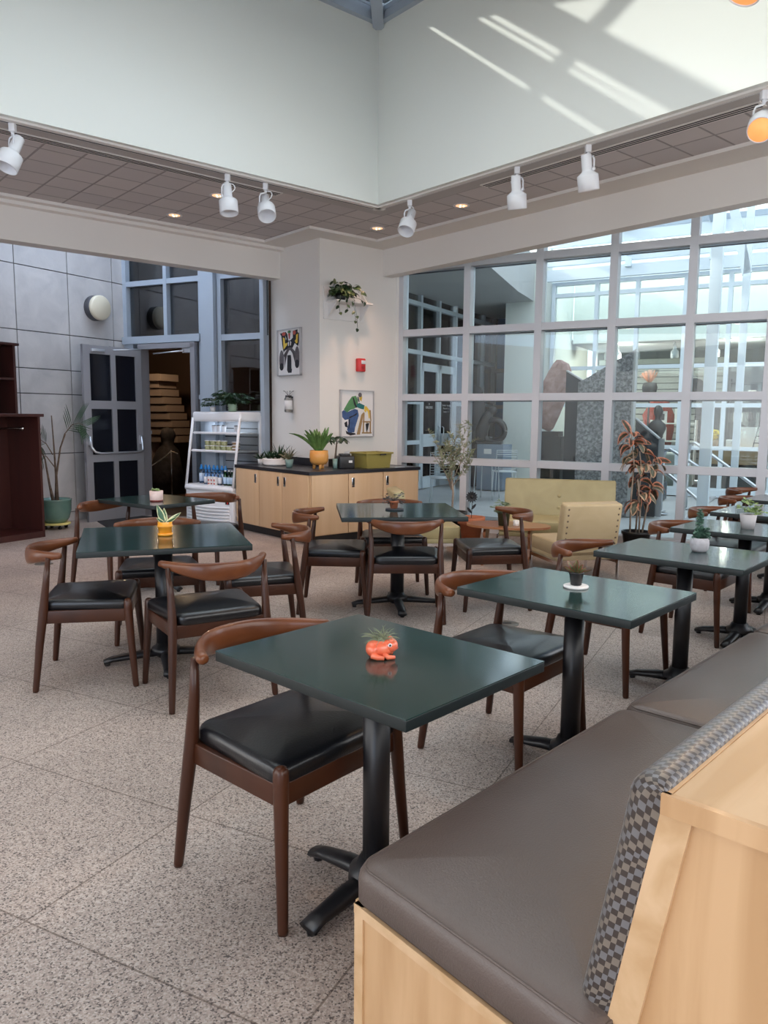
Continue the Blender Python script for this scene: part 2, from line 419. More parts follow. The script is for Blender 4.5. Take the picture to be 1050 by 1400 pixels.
        vs = [p for rg in rings for p in rg]; L_ = len(rings[0])
        fs = [(i * L_ + j, i * L_ + (j + 1) % L_, (i + 1) * L_ + (j + 1) % L_, (i + 1) * L_ + j) for i in range(len(rings) - 1) for j in range(L_)]
        fs += [tuple(range(L_ - 1, -1, -1)), tuple((len(rings) - 1) * L_ + j for j in range(L_))]
        return s.add(vs, fs, True)
    def build(s, name, m, parent=None, M=None, uv=None):
        me = bpy.data.meshes.new(name); me.from_pydata(s.v, [], s.f)
        ms = m if isinstance(m, (list, tuple)) else [m]
        for q in ms: me.materials.append(q)
        me.polygons.foreach_set('use_smooth', s.sm)
        if len(ms) > 1: me.polygons.foreach_set('material_index', s.mi)
        if any(s.e):
            at = me.attributes.new('edge', 'FLOAT', 'POINT'); at.data.foreach_set('value', s.e)
        if uv:
            ul = me.uv_layers.new(name='UVMap')
            for lp in me.loops: ul.data[lp.index].uv = uv[lp.vertex_index]
        me.update()
        o = bpy.data.objects.new(name, me); COL.objects.link(o)
        if parent: o.parent = parent
        if M is not None: o.matrix_local = M
        return o
def mb(M=None):
    b = MB()
    if M is not None: b.M = M
    return b
def tag(o, label=None, cat=None, group=None, kind=None):
    if label: o['label'] = label
    if cat: o['category'] = cat
    if group: o['group'] = group
    if kind: o['kind'] = kind
    return o
def thing(name, loc, rz, label, cat, group=None):
    o = bpy.data.objects.new(name, None); COL.objects.link(o); o.empty_display_size = .1
    o.location = loc; o.rotation_euler = (0, 0, R(rz))
    return tag(o, label, cat, group)
def struct(o): o['kind'] = 'structure'; return o
def sroot(name, loc=(0, 0, 0), rz=0):
    o = bpy.data.objects.new(name, None); COL.objects.link(o); o.location = loc; o.rotation_euler = (0, 0, R(rz)); o['kind'] = 'structure'; return o
def dup(root, loc, rz, label=None, group=None):
    def cp(o, par):
        c = o.copy(); COL.objects.link(c); c.parent = par
        for k in [x for x in bpy.data.objects if x.parent == o]: cp(k, c)
        return c
    r = cp(root, None); r.location = loc; r.rotation_euler = (0, 0, R(rz))
    if label: r['label'] = label
    if group: r['group'] = group
    return r

ORD = ['leftmost', 'second from left', 'third from left', 'fourth from left', 'fifth from left', 'sixth from left', 'seventh from left', 'eighth from left', 'ninth from left', 'tenth from left', 'eleventh from left']

# ============================================================ THE SETTING
ABo = (C0, 40.5)      # local x = b, local y = a
CDo = (O0, -29.3)     # local x = c, local y = d
DW = (Vector((-3.74, 11.32, 0)), -26.3)
# floor of the cafe
b = mb(); b.poly3([(-9, -4, -.1), (9, -4, -.1), (9, 4.8, -.1), O0 + KB1 * 7.9 + Vector((0, 0, -.1)), O0 + KB1 * -.6 + Vector((0, 0, -.1)), (-1.57, 10.34, -.1), (-3.74, 11.40, -.1), (-4.05, 11.45, -.1), (-9.6, 1.8, -.1)], .1)
struct(b.build('floor', FLOORM))
# floor of the courtyard
r_ = sroot('courtyard_floor', *CDo)
b = mb(); b.box((2.6, 5, -.07), (11.2, 9.8, .1)); b.build('paving', COURTF, r_)
# raised planting of pale curb running beside the glass
b = mb(); b.box((-.2, 1.2, .01), (3.6, .05, .05)); b.box((3.3, 5.6, .01), (.05, 6.5, .04)); b.build('paving_edge', ALUM, r_)

def grid_frame(b, xs, zs, y, w, dp, x0, x1, z0, z1, bev=0):
    for x in xs: b.box((x, y, (z0 + z1) / 2), (w, dp, z1 - z0))
    for z in zs: b.box(((x0 + x1) / 2, y, z), (x1 - x0, dp * .9, w))

# column
b = mb(); b.box((.65, .545, 1.8), (1.30, 1.09, 3.6)); struct(b.build('wall_column', CREAM, None, T(C0) @ RZ(40.5)))
# baseboard-less beams
b = mb(); b.box((-4.5, .97, 3.95), (9.0, .2, 1.5)); struct(b.build('beam_left_wall', CREAM, None, T(C0) @ RZ(40.5)))
b = mb(); b.box((1.08, -5.0, 3.97), (.16, 10.0, 1.46)); struct(b.build('beam_right_wall', CREAM, None, T(C0) @ RZ(40.5)))
# ceiling: tiled field, plaster band, trim, in column coordinates (x=b, y=a)
WA0, WA1, WB0, WB1 = -6.15, -1.56, -6.6, -.40
b = mb(); PB = .37
for (bx0, bx1, ay0, ay1) in ((-9, .65, WA1 + PB, .66), (WB1 + PB, .65, -10, WA1 + PB), (-9, WB0 - PB, -10, WA1 + PB), (WB0 - PB, WB1 + PB, -10, WA0 - PB)):
    b.box(((bx0 + bx1) / 2, (ay0 + ay1) / 2, 3.65), (bx1 - bx0, ay1 - ay0, .1))
struct(b.build('ceiling', TILEM, None, T(C0) @ RZ(40.5)))
b = mb()
for (bx0, bx1, ay0, ay1) in ((WB0 - PB, WB1 + PB, WA1 + .06, WA1 + PB), (WB1 + .06, WB1 + PB, WA0 - PB, WA1 + .06), (WB0 - PB, WB0 - .06, WA0 - PB, WA1 + .06), (WB0 - .06, WB1 + .06, WA0 - PB, WA0 - .06)):
    b.box(((bx0 + bx1) / 2, (ay0 + ay1) / 2, 3.65), (bx1 - bx0, ay1 - ay0, .108))
struct(b.build('ceiling_plaster_band', mat('ceiling_plaster', (.50, .47, .45), .85), None, T(C0) @ RZ(40.5)))
b = mb()
b.box((-4.5, .77, 3.6), (9.0, .22, .06)); b.box((-4.5, .82, 3.56), (9.0, .12, .05)); b.box((.15, .18, 3.6), (1.01, .96, .06)); b.box((.83, -4.5, 3.6), (.36, 10.4, .06))
struct(b.build('trim_1', CREAM, None, T(C0) @ RZ(40.5)))
# light well walls
b = mb()
WZ0, WZ1 = 3.575, 5.25
b.box(((WB0 + WB1) / 2, WA1 + .06, (WZ0 + WZ1) / 2), (WB1 - WB0 + .24, .12, WZ1 - WZ0))
b.box(((WB0 + WB1) / 2, WA0 - .06, (WZ0 + WZ1) / 2), (WB1 - WB0 + .24, .12, WZ1 - WZ0))
b.box((WB1 + .06, (WA0 + WA1) / 2, (WZ0 + WZ1) / 2), (.12, WA1 - WA0, WZ1 - WZ0))
b.box((WB0 - .06, (WA0 + WA1) / 2, (WZ0 + WZ1) / 2), (.12, WA1 - WA0, WZ1 - WZ0))
struct(b.build('light_well_wall', WELLW, None, T(C0) @ RZ(40.5)))
b = mb()
b.box(((WB0 + WB1) / 2, WA1 + .075, 3.585), (WB1 - WB0 + .3, .05, .05)); b.box((WB1 + .075, (WA0 + WA1) / 2, 3.585), (.05, WA1 - WA0 + .3, .05))
struct(b.build('trim_2', CREAM, None, T(C0) @ RZ(40.5)))
# lighting tracks
def track(name, p, q, lab):
    b = mb(); b.bar(p, q, .038, .03); o = b.build(name, PLASTW)
    b = mb(); b.bar(Vector(p) + Vector((0, 0, -.016)), Vector(q) + Vector((0, 0, -.016)), .012, .003); b.build('track_slot', BLACKP, o)
    return tag(o, lab, 'light track')
track('lighting_track', AB(-1.44, -6.4, 3.579), AB(-1.44, -.36, 3.579), 'white ceiling track under the left edge of the light well carrying three spotlights')
track('lighting_track', AB(-6.05, -.30, 3.579), AB(-1.46, -.30, 3.579), 'white ceiling track under the right edge of the light well carrying the other spotlights')
track('lighting_track', AB(-6.10, -6.4, 3.579), AB(-6.10, -.36, 3.579), 'track under the near edge of the light well, above the top right corner spotlight')
# slot vents
def vent(p, q, lab):
    p, q = Vector(p), Vector(q); d = (q - p).normalized(); n = Vector((-d.y, d.x, 0))
    b = mb(); b.bar(p, q, .115, .008); o = b.build('slot_vent', CREAM)
    b = mb()
    for k in (-1, 0, 1): b.bar(p + n * .033 * k + d * .02 + Vector((0, 0, -.0045)), q + n * .033 * k - d * .02 + Vector((0, 0, -.0045)), .016, .002)
    b.build('slot', INK, o); return tag(o, lab, 'vent')
vent(AB(-1.14, -6.0, 3.592), AB(-1.14, -1.29, 3.592), 'long linear slot air vent in the ceiling left of the light well')
vent(AB(-5.20, -.02, 3.592), AB(-2.65, -.02, 3.592), 'long linear slot air vent in the ceiling right of the light well')
# skylight over the well: glazed pyramid with hips and rafters
sk = sroot('skylight_window', C0, 40.5)
HR = (WA1 - WA0) / 2; PT = .535; AM = (WA0 + WA1) / 2; ZR = 5.28 + PT * HR
apR, apL = Vector((WB1 - HR, AM, ZR)), Vector((WB0 + HR, AM, ZR))
cor = {k: Vector((x, y, 5.28)) for k, (x, y) in {'a': (WB1, WA1), 'b': (WB0, WA1), 'c': (WB0, WA0), 'd': (WB1, WA0)}.items()}
b = mb()
for p, q in ((cor['a'], apR), (cor['b'], apL), (cor['c'], apL), (cor['d'], apR), (apR, apL)): b.bar(p, q, .11, .16)
for p, q in ((cor['a'], cor['b']), (cor['b'], cor['c']), (cor['c'], cor['d']), (cor['d'], cor['a'])): b.bar(p + Vector((0, 0, .03)), q + Vector((0, 0, .03)), .12, .12)
for a_ in (-3.0, -3.86, -4.8):
    e = min(WA1 - a_, a_ - WA0)
    b.bar((WB1, a_, 5.29), (WB1 - e, a_, 5.29 + PT * e), .07, .1); b.bar((WB0, a_, 5.29), (WB0 + e, a_, 5.29 + PT * e), .07, .1)
for b_ in (-1.6, -2.7, -3.7, -4.7, -5.7):
    e = min(WB1 - b_, b_ - WB0, HR)
    b.bar((b_, WA1, 5.29), (b_, WA1 - e, 5.29 + PT * e), .05, .1); b.bar((b_, WA0, 5.29), (b_, WA0 + e, 5.29 + PT * e), .05, .1)
b.build('frame', ALUMB, sk)
b = mb(); u2 = Vector((0, 0, .07))
b.add([p + u2 for p in (cor['a'], cor['b'], apL, apR)], [(0, 1, 2, 3)]); b.add([p + u2 for p in (cor['c'], cor['d'], apR, apL)], [(0, 1, 2, 3)])
b.add([p + u2 for p in (cor['b'], cor['c'], apL)], [(0, 1, 2)]); b.add([p + u2 for p in (cor['d'], cor['a'], apR)], [(0, 1, 2)])
b.build('glass', GLASS, sk)
def zl(a_): return 5.28 + PT * (WA1 - a_) + .02
def eb(a_): return WA1 - a_
b = mb()
for k in range(12):
    a_ = -1.60 - k * .06; b.bar((WB0 + eb(a_), a_, zl(a_)), (WB1 - eb(a_), a_, zl(a_)), .012, .02)
for k in range(12):
    x_ = WB1 - .06 - k * .06; b.bar((x_, WA1 - (WB1 - x_), 5.30 + PT * (WB1 - x_)), (x_, -3.0, 5.30 + PT * (WB1 - x_)), .012, .02)
b.build('rib', ALUMB, sk)
# diffusing panes added to shape the sunlight; gaps let streaks onto the right wall
b = mb(); u2 = Vector((0, 0, .10))
def strip(a0, a1, bmax=None):
    q = [Vector((WB0 + eb(a0), a0, zl(a0))), Vector((WB1 - eb(a0) if bmax is None else min(bmax, WB1 - eb(a0)), a0, zl(a0))), Vector((WB1 - eb(a1) if bmax is None else min(bmax, WB1 - eb(a1)), a1, zl(a1))), Vector((WB0 + eb(a1), a1, zl(a1)))]
    b.add([p + u2 for p in q], [(0, 1, 2, 3)])
strip(-1.56, -1.635); strip(-1.68, -1.90); strip(-1.99, -2.227); strip(-2.227, AM, -2.9)
b.add([p + u2 for p in (cor['b'], cor['c'], apL)], [(0, 1, 2)])
q_ = [cor['c'], Vector((-2.9, WA0, 5.28)), Vector((-2.9, AM, ZR)), apL]; b.add([p + u2 for p in q_], [(0, 1, 2, 3)])
e1 = eb(-3.0); b.add([p + u2 for p in (cor['a'], Vector((WB1, -3.0, 5.28)), Vector((WB1 - e1, -3.0, 5.28 + PT * e1)))], [(0, 1, 2)])
b.build('sun_diffuser', FROST, sk)

# window wall to the courtyard
wn = sroot('window_1', *CDo)
MC = [0.03, .975, 1.905, 2.775, 3.62, 4.42, 5.2, 6.0, 6.8, 7.6]
MZ = [.06, .89, 1.71, 2.545, 3.37, 4.2, 4.95]
b = mb(); grid_frame(b, MC, MZ, 0, .088, .15, -.02, 7.65, 0, 5.0)
b.box((3.8, -.02, .05), (7.7, .2, .1))
b.build('frame', ALUM, wn)
b = mb(); b.box((3.8, .02, 2.5), (7.6, .008, 4.9)); b.build('glass', GLASS, wn)
b = mb()
for x in MC:
    b.box((x, .095, 2.5), (.05, .04, 5.0))
for z in MZ[1:]: b.box((3.8, .09, z - .05), (7.6, .03, .012))
b.build('gasket', mat('dark_gasket', (.12, .12, .14), .6), wn)
b = mb(); b.box((-.06, -.02, 2.4), (.12, .2, 4.8)); b.build('jamb', WHITE, wn)
# ceiling of the wedge between right beam and window wall
b = mb(); b.poly3([AB(0, 1.16, 4.72), AB(-10, 1.16, 4.72), CD(9.5, 0, 4.72), CD(-.1, 0, 4.72)], .1); struct(b.build('ceiling_wedge', CREAM))

# concrete wall on the left, cast in panels with open joints
cw = T(Vector((-3.74, 11.32, 0))) @ RZ(240.7)
xs = [0, .245, .986, 1.765, 2.54, 3.32, 4.1, 4.88, 5.66, 6.44, 7.2, 8.0, 9.0]; zs = [0, .13, .93, 1.712, 2.03, 2.497, 3.297, 4.1, 5.0]
b = mb(cw)
for i in range(len(xs) - 1):
    for j in range(len(zs) - 1):
        x0, x1, z0, z1 = xs[i] + .007, xs[i + 1] - .007, zs[j] + .006, zs[j + 1] - .006
        b.box(((x0 + x1) / 2, -.02, (z0 + z1) / 2), (x1 - x0, .04, z1 - z0))
struct(b.build('wall_left', CONC))
b = mb(cw); b.box((4.5, -.1, 2.5), (9.1, .12, 5.0)); struct(b.build('wall_left_backing', JOINT))

# glazed wall with the open door
dw = sroot('window_2', *DW)
b = mb()
for x, w_ in ((.03, .07), (.78, .06), (1.40, .07), (2.40, .06)): b.box((x, 0, 3.75 if x in (.78,) else 2.5), (w_, .12, 2.5 if x in (.78,) else 5.0))
b.box((1.56, -.03, 2.5), (.22, .2, 5.0)); b.box((1.71, -.0, 2.5), (.06, .12, 5.0))
for z in (3.29, 4.1, 4.9): b.box((1.21, 0, z), (2.4, .11, .07))
b.box((.72, -.04, 2.50), (1.4, .16, .10)); b.box((2.07, 0, 2.49), (.7, .11, .08)); b.box((2.07, 0, 1.47), (.7, .11, .09)); b.box((1.36, 0, 1.70), (.12, .11, .06)); b.box((2.07, 0, .1), (.7, .11, .2)); b.box((.2, 0, 1.2), (.34, .11, .05)); b.box((1.36, 0, .1), (.1, .1, .2))
b.box((.13, -.02, 1.25), (.12, .12, 2.5))
b.build('frame', ALUMB, dw)
b = mb(); b.box((1.25, .02, 3.7), (2.4, .006, 2.4)); b.box((2.07, .02, 1.25), (.66, .006, 2.4)); b.box((1.37, .02, 1.25), (.06, .006, 2.4)); b.box((.25, .02, 1.25), (.12, .006, 2.4))
b.build('glass', glass('smoky_glass', (.42, .44, .46), extra=.10), dw)
# doorway frame
df = sroot('door_1', *DW)
b = mb(); b.box((.345, -.05, 1.21), (.06, .16, 2.42)); b.box((1.30, -.05, 1.21), (.075, .16, 2.42)); b.box((.83, -.05, 2.405), (1.02, .16, .07))
b.build('door_frame', DOORM, df)
b = mb(); b.box((1.16, -.05, 2.34), (.14, .08, .07)); b.tube([(.62, -.14, 2.3), (1.12, -.1, 2.33)], .012, 6); b.build('door_closer', STEEL, df)
# the open leaf, hinged at the left jamb and swung toward the concrete wall
leaf = bpy.data.objects.new('door_leaf', None); COL.objects.link(leaf); leaf.parent = df; leaf.location = (.37, -.14, 0)
leaf.rotation_euler = (0, 0, R(261))
b = mb(); LW, LH = .92, 2.36
for x in (.05, LW / 2, LW - .05): b.box((x, 0, LH / 2 + .01), (.10 if x != LW / 2 else .075, .05, LH))
for z, h in ((.10, .2), (.86, .10), (1.58, .11), (LH - .05, .11)): b.box((LW / 2, 0, z), (LW, .048, h))
b.M = I4; o = b.build('stile', DOORM, leaf)
b = mb(); b.box((LW / 2, 0, LH / 2), (LW - .15, .012, LH - .2)); b.build('door_glass', DARKG, leaf)
b = mb()
for s_ in (1,):
    b.tube([(.05, s_ * .04, 1.16), (.05, s_ * .07, 1.02), (.08, s_ * .11, .95), (.16, s_ * .12, .93), (LW - .16, s_ * .12, .93), (LW - .08, s_ * .11, .95), (LW - .05, s_ * .07, 1.02), (LW - .05, s_ * .04, 1.16)], .016, 8)
    b.box((.05, s_ * .04, 1.1), (.035, .03, .12)); b.box((LW - .05, s_ * .04, 1.1), (.035, .03, .12))
b.build('push_bar', STEEL, leaf)
b = mb(); b.box((LW - .22, .04, LH - .06), (.2, .04, .04), bev=.008); b.tube([(LW - .45, .05, LH - .04), (.1, .16, LH - .01)], .008, 6); b.build('closer_arm', STEEL, leaf)

# stair hall behind the door
sh = sroot('wall_stair_hall', *DW)
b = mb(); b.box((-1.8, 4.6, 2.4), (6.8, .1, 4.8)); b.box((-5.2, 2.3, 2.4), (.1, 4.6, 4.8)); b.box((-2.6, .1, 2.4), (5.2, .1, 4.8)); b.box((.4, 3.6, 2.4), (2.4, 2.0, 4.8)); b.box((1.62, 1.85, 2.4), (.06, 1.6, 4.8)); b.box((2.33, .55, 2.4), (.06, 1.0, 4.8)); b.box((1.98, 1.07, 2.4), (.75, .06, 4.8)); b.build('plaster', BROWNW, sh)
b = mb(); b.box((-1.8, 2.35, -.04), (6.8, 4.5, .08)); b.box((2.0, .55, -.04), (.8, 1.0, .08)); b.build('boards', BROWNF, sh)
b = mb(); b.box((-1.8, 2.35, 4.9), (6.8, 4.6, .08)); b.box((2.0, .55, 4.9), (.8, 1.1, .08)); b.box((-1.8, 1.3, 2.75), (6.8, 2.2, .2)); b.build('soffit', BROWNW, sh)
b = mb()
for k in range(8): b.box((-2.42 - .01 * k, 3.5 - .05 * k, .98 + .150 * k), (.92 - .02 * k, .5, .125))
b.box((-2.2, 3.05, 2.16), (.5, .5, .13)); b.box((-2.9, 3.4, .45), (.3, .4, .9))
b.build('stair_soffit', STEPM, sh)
hs = thing('seated_stone_figure', DW[0] + U(-26.3) * -1.55 + U(63.7) * 2.5, -26, 'dark rough stone figure standing inside the dim doorway', 'sculpture')
b = mb(); b.lathe([(.26, 0), (.30, .25), (.27, .55), (.20, .80), (.11, .90), (.12, 1.0), (.14, 1.1), (.10, 1.2), (.0, 1.23)], 18, wob=lambda a, z: 1 + .1 * math.sin(3 * a + 5 * z)); b.build('body', STATUE, hs)
rp = thing('rope_barrier', DW[0] + U(-26.3) * -1.02 + U(63.7) * 2.0, -26.3, 'slim metal post with a slack white rope inside the doorway', 'barrier')
b = mb(); b.tube([(0, 0, 0), (0, 0, .84)], .012, 6); b.lathe([(.10, 0), (.10, .015)], 14); b.build('post', STEEL, rp)
b = mb(); b.tube([(-1.1 + 1.1 * i / 12, 0, .82 - .55 * (1 - i / 12) ** .8 + .0) for i in range(13)], .010, 6); b.tube([(0, 0, .82), (.15, 0, .78)], .01, 5); b.build('rope', PAPER, rp)
pl = bpy.data.lights.new('hall_fill_light', 'POINT'); plo = bpy.data.objects.new('hall_fill_light', pl); COL.objects.link(plo); plo.location = (DW[0] + U(-26.3) * -1.2 + U(63.7) * 2.0 + Vector((0, 0, 2.55))); pl.energy = 34; pl.color = (1, .72, .45); pl.shadow_soft_size = .08  # fill light added to brighten the stair hall, no fixture modelled
# dark mat inside the door
b = mb(); b.poly3([(-4.02, 10.55, .0), (-3.55, 11.0, .0), (-2.35, 10.45, .0), (-2.1, 9.4, .0), (-3.2, 9.15, .0)], .008)
tag(b.build('door_mat', mat('mat_rubber', (.012, .012, .014), .95)), 'dark rubber mat lying on the floor by the open glass door', 'mat')

lr = sroot('skylight_window_left')
b = mb(); b.add([AB(1.07, 0, 4.95), AB(1.07, -9.5, 4.95), (-9, 3, 4.95), (-9, 4.5, 4.95), (-4.0, 11.6, 4.95), (-1.2, 10.4, 4.95)], [(0, 1, 2, 3, 4, 5)]); b.build('sun_diffuser', FROSTB, lr)  # unseen pane added to keep direct sun out and give bluish daylight
# rear of the cafe, behind the camera: plain walls with tall openings
b = mb()
for x0, x1 in ((-9, -6), (-1.5, 1.5), (6, 9)): b.box(((x0 + x1) / 2, -4, 1.8), (x1 - x0, .15, 3.6))
b.box((0, -4, 3.3), (18, .15, .6)); b.box((0, -4, .3), (18, .15, .6))
b.box((-9.0, -.9, 1.8), (.15, 6.3, 3.6)); b.box((9.0, .4, 1.8), (.15, 8.8, 3.6))
struct(b.build('wall_rear', CREAM))

# ============================================================ COURTYARD
# far glazed front of the shop
fw = sroot('window_3', *CDo)
FC = [.06, .93, 1.71, 2.59, 3.36, 4.2, 5.05, 5.9, 6.7, 7.5]
b = mb(); grid_frame(b, FC, [.13, .92, 1.72, 2.46, 3.24, 3.91, 4.14], 6.5, .075, .12, .02, 7.6, 0, 4.15)
b.box((3.8, 6.5, .07), (7.6, .16, .14))
b.build('frame', ALUMW, fw)
b = mb(); b.box((3.8, 6.52, 2.1), (7.6, .008, 4.1)); b.build('glass', GLASS, fw)
b = mb(); b.box((3.9, 6.36, 4.29), (7.9, .12, .22)); b.box((3.9, 6.36, 4.60), (7.9, .14, .26)); b.box((3.9, 6.44, 5.0), (7.9, .14, .3))
for c in (1.55, 3.05, 4.6, 6.1):
    b.box((c, 6.27, 4.42), (.12, .08, .16)); b.box((c, 6.27, 4.6), (.08, .08, .1))
b.build('gutter_beam', ALUMW, fw)
# white return wall between shop and dark window
b = mb(); b.box((-.49, 8.0, 2.6), (.98, 3.0, 5.2)); struct(b.build('wall_court', WELLW, None, T(O0) @ RZ(-29.3)))
# facing wall with the dark framed window
dk = sroot('window_4', *CDo)
b = mb(); b.box((-1.2, 8.85, 2.1), (.5, .14, 4.2)); b.box((-1.75, 8.85, 2.1), (.09, .14, 4.2))
for x in (-2.62, -2.12): b.box((x, 8.85, 2.1), (.09, .14, 4.2))
for z in (.06, .92, 1.72, 2.6, 4.2): b.box((-2.0, 8.85, z), (1.3, .13, .09))
b.build('frame', mat('grey_frame', (.16, .16, .18), .5), dk)
b = mb(); b.box((-2.0, 8.9, 2.1), (1.5, .01, 4.2)); b.build('glass', mat('dark_blue_glass', (.09, .16, .28), .08), dk)
b = mb(); b.box((-1.9, 8.93, 2.6), (1.9, .04, 5.2)); struct(b.build('wall_court_end', WELLW, None, T(O0) @ RZ(-29.3)))
# left glazed front with the pair of doors
lf = sroot('window_5', O0, -29.3)
b = mb()
DL = [3.2, 4.05, 4.8, 5.65, 6.5, 7.3, 8.1, 8.85]
for d in DL:
    z0 = 2.7 if d in (5.65,) else 0
    b.box((-2.15, d, (z0 + 4.6) / 2), (.12, .075, 4.6 - z0))
for z in (2.73, 3.67, 4.55): b.box((-2.15, 6.0, z), (.12, 5.7, .08))
for z in (.1, .95, 1.75): b.box((-2.15, 4.0, z), (.11, 1.6, .08)); b.box((-2.15, 7.7, z), (.11, 2.4, .08))
b.build('frame', ALUMW, lf)
b = mb(); b.box((-2.17, 6.0, 2.3), (.008, 5.7, 4.5)); b.build('glass', glass('court_glass', (.55, .60, .62), extra=.12), lf)
def door(name, d0, d1, words):
    r = sroot(name, O0, -29.3); b = mb(); m = (d0 + d1) / 2; w_ = d1 - d0
    for d in (d0 + .05, d1 - .05): b.box((-2.12, d, 1.27), (.06, .1, 2.54))
    for z, h in ((.12, .24), (.98, .26), (2.46, .16)): b.box((-2.12, m, z), (.06, w_, h))
    b.box((-2.12, m, .6), (.03, w_ * .0 + .001, .001))
    b.build('door_frame', ALUMW, r)
    b = mb(); b.box((-2.13, m, 1.75), (.012, w_ - .18, 1.3)); b.box((-2.13, m, .55), (.012, w_ - .18, .64)); b.build('door_glass', DARKG, r)
    b = mb(); hd = d1 - .09 if d0 < 5 else d0 + .09
    b.tube([(-2.06, hd, .9), (-2.02, hd, .92), (-2.02, hd, 1.24), (-2.06, hd, 1.26)], .012, 6); b.build('door_handle', STEEL, r)
    z = 1.80
    for txt, sz in words:
        cu = bpy.data.curves.new('lettering', 'FONT'); cu.body = txt; cu.size = sz; cu.align_x = 'CENTER'; cu.extrude = .001
        cu.materials.append(PAPER); o = bpy.data.objects.new('lettering', cu); COL.objects.link(o); o.parent = r
        o.matrix_local = T(-2.115, m, z) @ RZ(90) @ RX(90); z -= sz * 1.25
    return r
door('door_2', 4.82, 5.64, (('THE MUSEUM SHOP', .075), ('&', .06), ('GALLERIES', .07)))
door('door_3', 5.66, 6.48, (('Museum Hours', .085), ('Tuesday - Saturday', .055), ('10 am to 5 pm', .055), ('Sunday 1 - 5', .055)))
b = mb(); b.box((-2.085, 5.92, .98), (.004, .22, .24)); tag(b.build('door_notice', PAPER, None, T(O0) @ RZ(-29.3)), 'white printed notice taped to the right courtyard door', 'notice')
# dim interiors behind the courtyard glass
b = mb(); b.box((-4.0, 6.5, 2.3), (.1, 5.4, 4.6)); b.box((-3.1, 9.2, 2.3), (1.9, .1, 4.6)); b.box((-3.1, 3.85, 2.3), (1.9, .1, 4.6)); struct(b.build('wall_lobby', SHOPW, None, T(O0) @ RZ(-29.3)))
b = mb(); b.box((-3.1, 6.5, 4.7), (1.9, 5.4, .1)); struct(b.build('ceiling_lobby', SHOPW, None, T(O0) @ RZ(-29.3)))
pl = bpy.data.lights.new('lobby_fill_light', 'POINT'); plo = bpy.data.objects.new('lobby_fill_light', pl); COL.objects.link(plo); plo.location = CD(-3.0, 6.2, 4.2); pl.energy = 60; pl.shadow_soft_size = .1  # fill light added to lighten the lobby seen through the court glass
b = mb(); b.box((-3.15, 6.5, -.07), (1.7, 5.3, .1)); struct(b.build('floor_lobby', SHOPD, None, T(O0) @ RZ(-29.3)))
# soffit over the left part of the courtyard, glazed roof over the rest
b = mb(); b.add([(-2.2, 0.1, 3.85), (.25, .1, 3.85), (.25, 2.2, 3.85), (-.25, 5.2, 3.85), (-.6, 8.9, 3.85), (-2.2, 8.9, 3.85)] + [(-2.2, 0.1, 4.75), (.25, .1, 4.75), (.25, 2.2, 4.75), (-.25, 5.2, 4.75), (-.6, 8.9, 4.75), (-2.2, 8.9, 4.75)],
    [(5, 4, 3, 2, 1, 0), (6, 7, 8, 9, 10, 11)] + [(i, (i + 1) % 6, 6 + (i + 1) % 6, 6 + i) for i in range(6)])
struct(b.build('ceiling_court', mat('court_soffit', (.50, .50, .50), .9), None, T(O0) @ RZ(-29.3)))
rf = sroot('window_6', *CDo)
b = mb()
for c in (-.1, 1.45, 3.0, 4.55, 6.1, 7.6):
    b.bar((c, 6.4, 5.1), (c, .1, 6.3), .09, .16); b.bar((c + .14, 6.4, 5.1), (c + .14, .1, 6.3), .03, .1)
for d, z in ((6.4, 5.1), (4.3, 5.5), (2.2, 5.9), (.1, 6.3)): b.bar((-.2, d, z), (7.7, d, z), .08, .1)
b.build('frame', ALUMB, rf)
b = mb(); b.add([(-.2, 6.4, 5.16), (7.7, 6.4, 5.16), (7.7, .1, 6.36), (-.2, .1, 6.36)], [(0, 1, 2, 3)]); b.build('glass', glass('grey_roof_glass', (.50, .545, .58)), rf)
# courtyard right side
b = mb(); b.box((7.8, 3.2, 2.6), (.1, 6.4, 5.2)); struct(b.build('wall_court_right', WELLW, None, T(O0) @ RZ(-29.3)))

# shop behind the far glass
b = mb(); b.box((3.8, 8.6, -.07), (7.8, 4.3, .1)); struct(b.build('floor_shop', COURTF, None, T(O0) @ RZ(-29.3)))
b = mb(); b.box((3.8, 10.7, 1.6), (7.8, .1, 3.2)); b.box((7.7, 8.6, 2.6), (.1, 4.2, 5.2))
struct(b.build('wall_shop', mat('shop_grey', (.16, .165, .17), .8), None, T(O0) @ RZ(-29.3)))
b = mb()
for k in range(18): b.box((1.5, 10.63, .3 + k * .15), (3.0, .03, .125))
struct(b.build('trim_3', mat('slat_wall', (.42, .43, .40), .7), None, T(O0) @ RZ(-29.3)))
b = mb(); b.box((3.9, 8.06, 4.1), (7.7, .12, 2.0)); struct(b.build('wall_shop_well', WELLW, None, T(O0) @ RZ(-29.3)))
b = mb(); b.box((3.8, 9.4, 3.14), (7.7, 2.6, .1)); struct(b.build('ceiling_shop', mat('shop_ceiling', (.36, .37, .36), .9), None, T(O0) @ RZ(-29.3)))
for c in (1.2, 3.4, 5.6):
    pl = bpy.data.lights.new('shop_light', 'POINT'); plo = bpy.data.objects.new('shop_light', pl); COL.objects.link(plo); plo.location = CD(c, 8.4, 2.7); pl.energy = 55; pl.color = (1, .93, .84); pl.shadow_soft_size = .1

